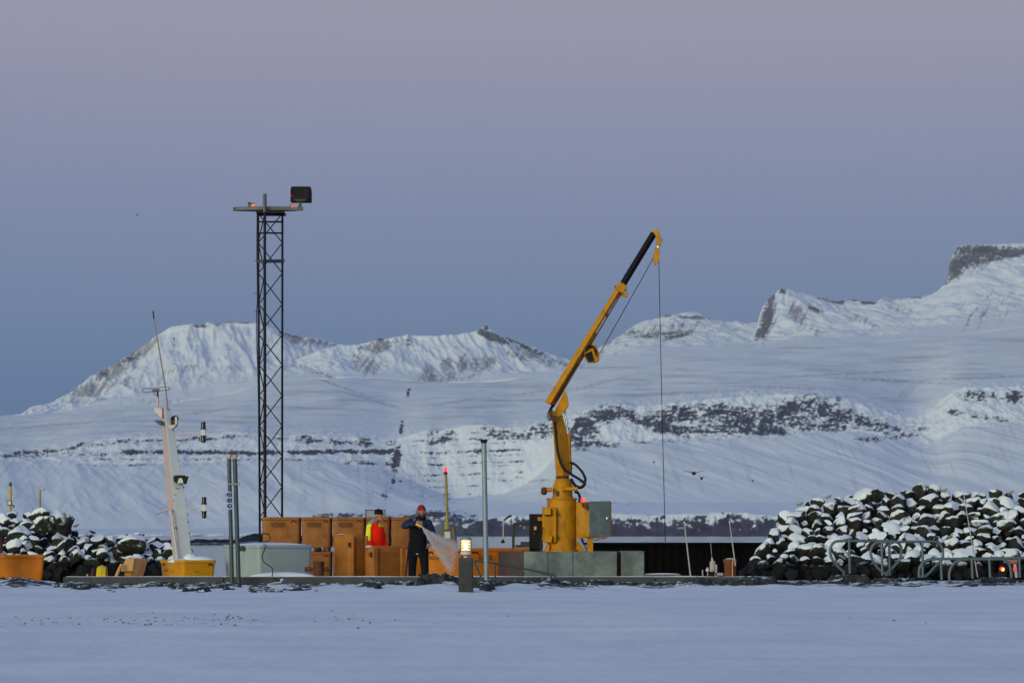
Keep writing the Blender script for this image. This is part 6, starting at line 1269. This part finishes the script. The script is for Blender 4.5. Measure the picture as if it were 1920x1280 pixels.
def eyes(c, f, q, t, extra_beard=False, beanie=None, hat_h=.13):
    for s_ in (-1, 1):
        bm = MB(); bm.ell(f(s_ * .032, -.084, .012), (.013, .008, .008), q, 8, 5); bm.build("eye", m_whitep, t)
        bm = MB(); bm.ell(f(s_ * .032, -.091, .012), (.006, .004, .006), q, 8, 5); bm.build("iris", m_black, t)
    if extra_beard:
        bm = MB(); bm.ell(f(0, -.062, -.085), (.052, .045, .045), q, 12, 8); bm.ell(f(0, -.097, -.034), (.028, .010, .008), q, 8, 5)
        for s_ in (-1, 1): bm.ell(f(s_ * .056, -.02, -.05), (.018, .05, .05), q, 10, 7)
        bm.build("beard", m_beard, t)
    bm = MB(); lo = []
    for z, rx, ry, dy in ((.035, .083, .100, .012), (.05, .090, .108, .012), (.075, .088, .107, .014), (.11, .078, .096, .018), (.135, .058, .072, .022), (hat_h + .022, .03, .038, .024), (hat_h + .027, .008, .01, .024)):
        lo.append([f(rx * math.cos(a), dy + ry * math.sin(a) , z + (.012 * math.sin(a) if z < .06 else 0)) for a in np.linspace(0, 2 * math.pi, 22)[:-1]])
    bm.loft(lo); b = bm.build("beanie", beanie, t, sharp=80)
    bm = MB(); bm.tube([f(.089 * math.cos(a), .012 + .107 * math.sin(a), .043 + .012 * math.sin(a)) for a in np.linspace(0, 2 * math.pi, 26)[:-1]], .011, 7, closed=True); bm.build("beanie_cuff", beanie, b)
# man hosing down the tubs
def man_hose():
    Y = 61.0; o = P(784, 1000, Y); o.z = 0.0
    t = thing("person", "man in red knit cap and navy jacket spraying water from a hose", "person", o)
    V = lambda x, z, y=0: o + Vector((x, y, z))
    b = MB(); hc = V(.074, 1.675, -.02); f, q = head(b, hc, R(18))
    b.capsule(V(.055, 1.50, .02), V(.07, 1.60, .0), .06, .056)
    sL, eL, wL = V(-.155, 1.45, .02), V(-.275, 1.385, -.13), V(-.075, 1.405, -.31)
    sR, eR, wR = V(.215, 1.44, .02), V(.315, 1.20, .0), V(.245, 1.02, -.14)
    b.capsule(V(0.03, 1.38), V(0, .90), .15, .14); b.capsule(sL, sR, .075, .075)
    for s_, e_, w_ in ((sL, eL, wL), (sR, eR, wR)): b.capsule(s_, e_, .052, .044); b.capsule(e_, w_, .043, .03)
    hand(b, wL, (1, -.25, .05), (0, -.2, 1), 1, 1.2, 1); hand(b, wR, (-.2, -.3, -.9), (.9, -.2, 0), 1, .8, -1)
    for hx, kx, ax in ((-.10, -.125, -.13), (.10, .145, .15)):
        b.capsule(V(hx, .90), V(kx, .47, -.015), .085, .06); b.capsule(V(kx, .47, -.015), V(ax, .09, .02), .058, .042); b.capsule(V(ax, .05, .02), V(ax + .02, .035, -.15), .045, .035)
    b.capsule(V(-.08, .92), V(.08, .92), .10, .10)
    remeshed(b, "body", m_skin, t, .0085, 3)
    j = MB()
    j.loft([[V(cx + rx * math.cos(a), z, ry * math.sin(a)) for a in np.linspace(0, 2 * math.pi, 25)[:-1]] for cx, z, rx, ry in ((-.005, .72, .205, .14), (-.01, .80, .20, .15), (-.01, .98, .185, .15), (.0, 1.15, .19, .155), (.015, 1.32, .205, .15), (.03, 1.43, .20, .125), (.045, 1.50, .12, .095), (.055, 1.54, .095, .09))])
    j.capsule(sL, eL, .092, .085); j.capsule(eL, wL + (wL - eL) * .02, .082, .055); j.capsule(sR, eR, .09, .08); j.capsule(eR, wR, .078, .056)
    jo = remeshed(j, "jacket", m_navy, t, .014, 3); jo.data.materials.append(m_blackcloth)
    for p in jo.data.polygons:      # navy shoulders and sleeves over a black front and skirt
        c = p.center
        if (c.z < 1.22 and -.23 < c.x < .20) or (c.z < 1.38 and -.2 < c.x < .14 and c.y < -.02 and c.x - .03 < (1.40 - c.z) * .9): p.material_index = 1
    cl = MB(); cl.tube([V(.055 + .085 * math.cos(a), 1.545 + .012 * math.sin(a * 2), .0 + .085 * math.sin(a)) for a in np.linspace(0, 2 * math.pi, 20)[:-1]], .035, 8, closed=True); cl.build("collar", m_blackcloth, t, sharp=80)
    tr = MB()
    for hx, kx, ax in ((-.105, -.125, -.13), (.11, .145, .15)): tr.capsule(V(hx, .86), V(kx, .47, -.02), .115, .086); tr.capsule(V(kx, .47, -.02), V(ax, .10, .01), .086, .08)
    tr.capsule(V(-.09, .88), V(.09, .88), .12, .12)
    remeshed(tr, "trousers", m_blackcloth, t, .014, 3)
    for ax in (-.13, .15):
        bt = MB(); bt.capsule(V(ax, .06, .04), V(ax + .01, .045, -.17), .062, .05); bt.capsule(V(ax, .07, .02), V(ax, .2, .02), .062, .065); bt.build("boot", m_boot, t, sharp=80)
    lb = MB(); lb.pbox(780.5, 1037.3, 784, 1038.8, Y - .165, Y - .14); lb.build("hem_tag", m_whitep, t)
    eyes(hc, f, q, t, True, m_red_hat)
    # hose held in the raised hand
    h = thing("water_hose", "yellow-ended spraying hose held in the man's raised hand", "hose", V(-.02, 1.40, -.38))
    n0 = V(-.03, 1.42, -.36); n1 = V(.10, 1.35, -.40)
    bm = MB(); bm.tube([n0, n0 + (n1 - n0) * .3, n1], [.022, .024, .015], 10); bm.build("nozzle", m_yel_hose, h)
    bm = MB(); bm.tube(spline([n0, V(-.10, 1.39, -.36), V(-.14, 1.2, -.30), V(-.20, .9, -.25), V(-.25, .4, -.2), V(-.35, .05, -.1), V(-.9, .03, .2)], 6), .016, 8); bm.build("tube", m_rubber, h)
    # spray: countless droplets and short streaks
    rnd = random.Random(3); sp = MB(); dr = []
    tip = n1
    tgtU = P(862, 1021, 60.6); tgtL = P(846, 1072, 60.6)
    for k in range(7000):
        u = rnd.random() ** 0.8; a = rnd.random()
        if rnd.random() < .42: a = min(1.1, max(-.05, rnd.gauss(.90 if rnd.random() < .6 else .08, .09)))
        tg = tgtU.lerp(tgtL, a)
        p = tip.lerp(tg, u); p.z += .10 * math.sin(math.pi * u) * (1 - a) * .0 - .16 * (u * (1 - u)) * (1 - .2 * a) + .0; p.y += rnd.gauss(0, .03 + .06 * u)
        p += Vector((rnd.gauss(0, .005 + .03 * u), 0, rnd.gauss(0, .005 + .035 * u)))
        if p.x > P(861, 0, 60.6).x + .02 and a > .2: continue
        d = (tg - tip).normalized(); d.z -= .25 * u; d.normalize(); l = rnd.uniform(.012, .05) * (1 - .4 * u); r_ = rnd.uniform(.0010, .0026)
        n_ = d.cross(Vector((0, 1, 0))).normalized(); w_ = d.cross(n_)
        sp.add([p - d * l, p + n_ * r_, p + w_ * r_, p - n_ * r_, p - w_ * r_, p + d * l], [(0, 1, 2), (0, 2, 3), (0, 3, 4), (0, 4, 1), (5, 2, 1), (5, 3, 2), (5, 4, 3), (5, 1, 4)])
    me = bpy.data.meshes.new("water_spray"); me.from_pydata(sp.v, [], sp.f); me.materials.append(mat("spray_droplets", (.72, .62, .64), .3, .05, 5)); so = bpy.data.objects.new("water_spray", me); col.objects.link(so)  # pinkish evening glow is put into the droplet colour
    so['kind'] = 'stuff'
man_hose()
def man_orange():
    Y = 64.2; o = P(703, 1000, Y); o.z = 0.0
    t = thing("person", "man in black knit cap and orange and yellow jacket behind tipped tubs", "person", o)
    V = lambda x, z, y=0: o + Vector((x, y, z))
    b = MB(); hc = V(.098, 1.615, -.02); f, q = head(b, hc, R(58))
    b.capsule(V(.02, 1.43, .02), V(.075, 1.54, .0), .06, .056)
    sN, eN, wN = V(-.10, 1.36, -.13), V(-.135, 1.08, -.17), V(-.02, .86, -.22)
    sF, eF, wF = V(.11, 1.36, .14), V(.17, 1.08, .12), V(.25, .92, -.02)
    b.capsule(V(0, 1.30), V(.01, .88), .14, .14); b.capsule(sN, sF, .07, .07)
    for s_, e_, w_ in ((sN, eN, wN), (sF, eF, wF)): b.capsule(s_, e_, .05, .043); b.capsule(e_, w_, .042, .03); hand(b, w_, (w_ - e_), (0, -1, 0), 1, .7, 1)
    for y in (-.09, .09): b.capsule(V(.0, .9, y), V(.02, .46, y), .085, .06); b.capsule(V(.02, .46, y), V(-.01, .09, y), .058, .042); b.capsule(V(-.01, .05, y), V(.14, .04, y), .045, .035)
    b.capsule(V(0, .92, -.07), V(0, .92, .07), .10, .10)
    remeshed(b, "body", m_skin, t, .0085, 3)
    j = MB()
    j.loft([[V(cx + rx * math.cos(a), z, ry * math.sin(a)) for a in np.linspace(0, 2 * math.pi, 25)[:-1]] for cx, z, rx, ry in ((.0, .72, .225, .20), (.0, .85, .22, .20), (.005, 1.05, .215, .195), (.01, 1.22, .215, .20), (.0, 1.33, .20, .20), (-.005, 1.40, .14, .15), (.01, 1.46, .095, .10))])
    j.capsule(sN, eN, .09, .078); j.capsule(eN, wN, .075, .056); j.capsule(sF, eF, .088, .078); j.capsule(eF, wF, .075, .056)
    jo = remeshed(j, "jacket", m_hv_o, t, .014, 3); jo.data.materials.append(m_hv_y)
    for p in jo.data.polygons:      # yellow shoulder and upper sleeve
        c = p.center
        if (c.x < -.085 and 1.06 < c.z < 1.42 and c.y < .05) or (c.x < -.15 and c.z > 1.06) or (c.z > 1.37 and (c.x < -.06 or c.x > .09)): p.material_index = 1
    hd = MB(); hd.ell(V(-.055, 1.46, .0), (.115, .12, .075), Matrix.Rotation(R(-25), 3, 'Y')); hd.ell(V(.0, 1.50, .0), (.10, .11, .06)); hd.build("hood", m_hood, t, sharp=80)
    tr = MB()
    for y in (-.09, .09): tr.capsule(V(.0, .86, y), V(.02, .46, y), .115, .086); tr.capsule(V(.02, .46, y), V(-.01, .10, y), .086, .08)
    tr.capsule(V(0, .86, -.08), V(0, .86, .08), .12, .12); remeshed(tr, "trousers", m_blackcloth, t, .014, 3)
    for y in (-.09, .09):
        bt = MB(); bt.capsule(V(-.03, .06, y), V(.17, .045, y), .062, .05); bt.build("boot", m_boot, t, sharp=80)
    eyes(hc, f, q, t, False, m_black_hat)
man_orange()
# a third worker, almost wholly outside the left edge
def man_edge():
    Y = 60.7; o = P(-17, 1000, Y); o.z = 0.0
    t = thing("person", "person in a maroon sleeve mostly cut off by the left edge", "person", o)
    V = lambda x, z, y=0: o + Vector((x, y, z))
    b = MB(); hc = V(0, 1.60, -.02); f, q = head(b, hc, R(60)); b.capsule(V(0, 1.42, .02), V(0, 1.53, 0), .06, .056)
    b.capsule(V(0, 1.28), V(0, .88), .14, .14)
    sh, el, wr = V(.10, 1.34, -.12), V(.205, 1.05, -.12), V(.24, .80, -.2)
    b.capsule(sh, el, .05, .043); b.capsule(el, wr, .042, .03); hand(b, wr, (.8, -.3, -.35), (0, -.3, 1), 1, .7, 1)
    for y in (-.09, .09): b.capsule(V(0, .9, y), V(.03, .46, y), .085, .06); b.capsule(V(.03, .46, y), V(0, .09, y), .058, .042); b.capsule(V(0, .05, y), V(.15, .04, y), .045, .035)
    remeshed(b, "body", m_skin, t, .0085, 3)
    j = MB(); j.loft([[V(rx * math.cos(a), z, ry * math.sin(a)) for a in np.linspace(0, 2 * math.pi, 25)[:-1]] for z, rx, ry in ((.75, .19, .2), (1.05, .185, .195), (1.25, .19, .2), (1.38, .14, .15), (1.45, .095, .1))])
    j.capsule(sh, el, .085, .075); j.capsule(el, wr, .072, .056); remeshed(j, "jacket", m_maroon, t, .014, 3)
    tr = MB()
    for y in (-.09, .09): tr.capsule(V(0, .86, y), V(.04, .46, y), .12, .09); tr.capsule(V(.04, .46, y), V(.02, .1, y), .09, .08)
    remeshed(tr, "trousers", m_blackcloth, t, .014, 3); eyes(hc, f, q, t, False, m_black_hat)
man_edge()

# ------------------------------------------------------------------ air between the camera and the mountains
HAZE = 3.0e-5
def haze():
    me = bpy.data.meshes.new("haze"); b2 = MB(); b2.box((0, 5700, 600.0), (20000, 11800, 1207)); me.from_pydata(b2.v, [], b2.f); o = bpy.data.objects.new("haze", me); col.objects.link(o); o['kind'] = 'stuff'
    m = bpy.data.materials.new("haze"); m.use_nodes = True; nt = m.node_tree
    for n in list(nt.nodes):
        if n.type != 'OUTPUT_MATERIAL': nt.nodes.remove(n)
    v = nt.nodes.new("ShaderNodeVolumePrincipled"); v.inputs['Color'].default_value = (0.80, 0.86, 1.0, 1); v.inputs['Density'].default_value = HAZE; v.inputs['Anisotropy'].default_value = 0.0
    outn = [n for n in nt.nodes if n.type == 'OUTPUT_MATERIAL'][0]; nt.links.new(v.outputs[0], outn.inputs['Volume']); me.materials.append(m)
    bm_ = bmesh.new(); bm_.from_mesh(me); bmesh.ops.recalc_face_normals(bm_, faces=bm_.faces); bm_.to_mesh(me); bm_.free()
haze()
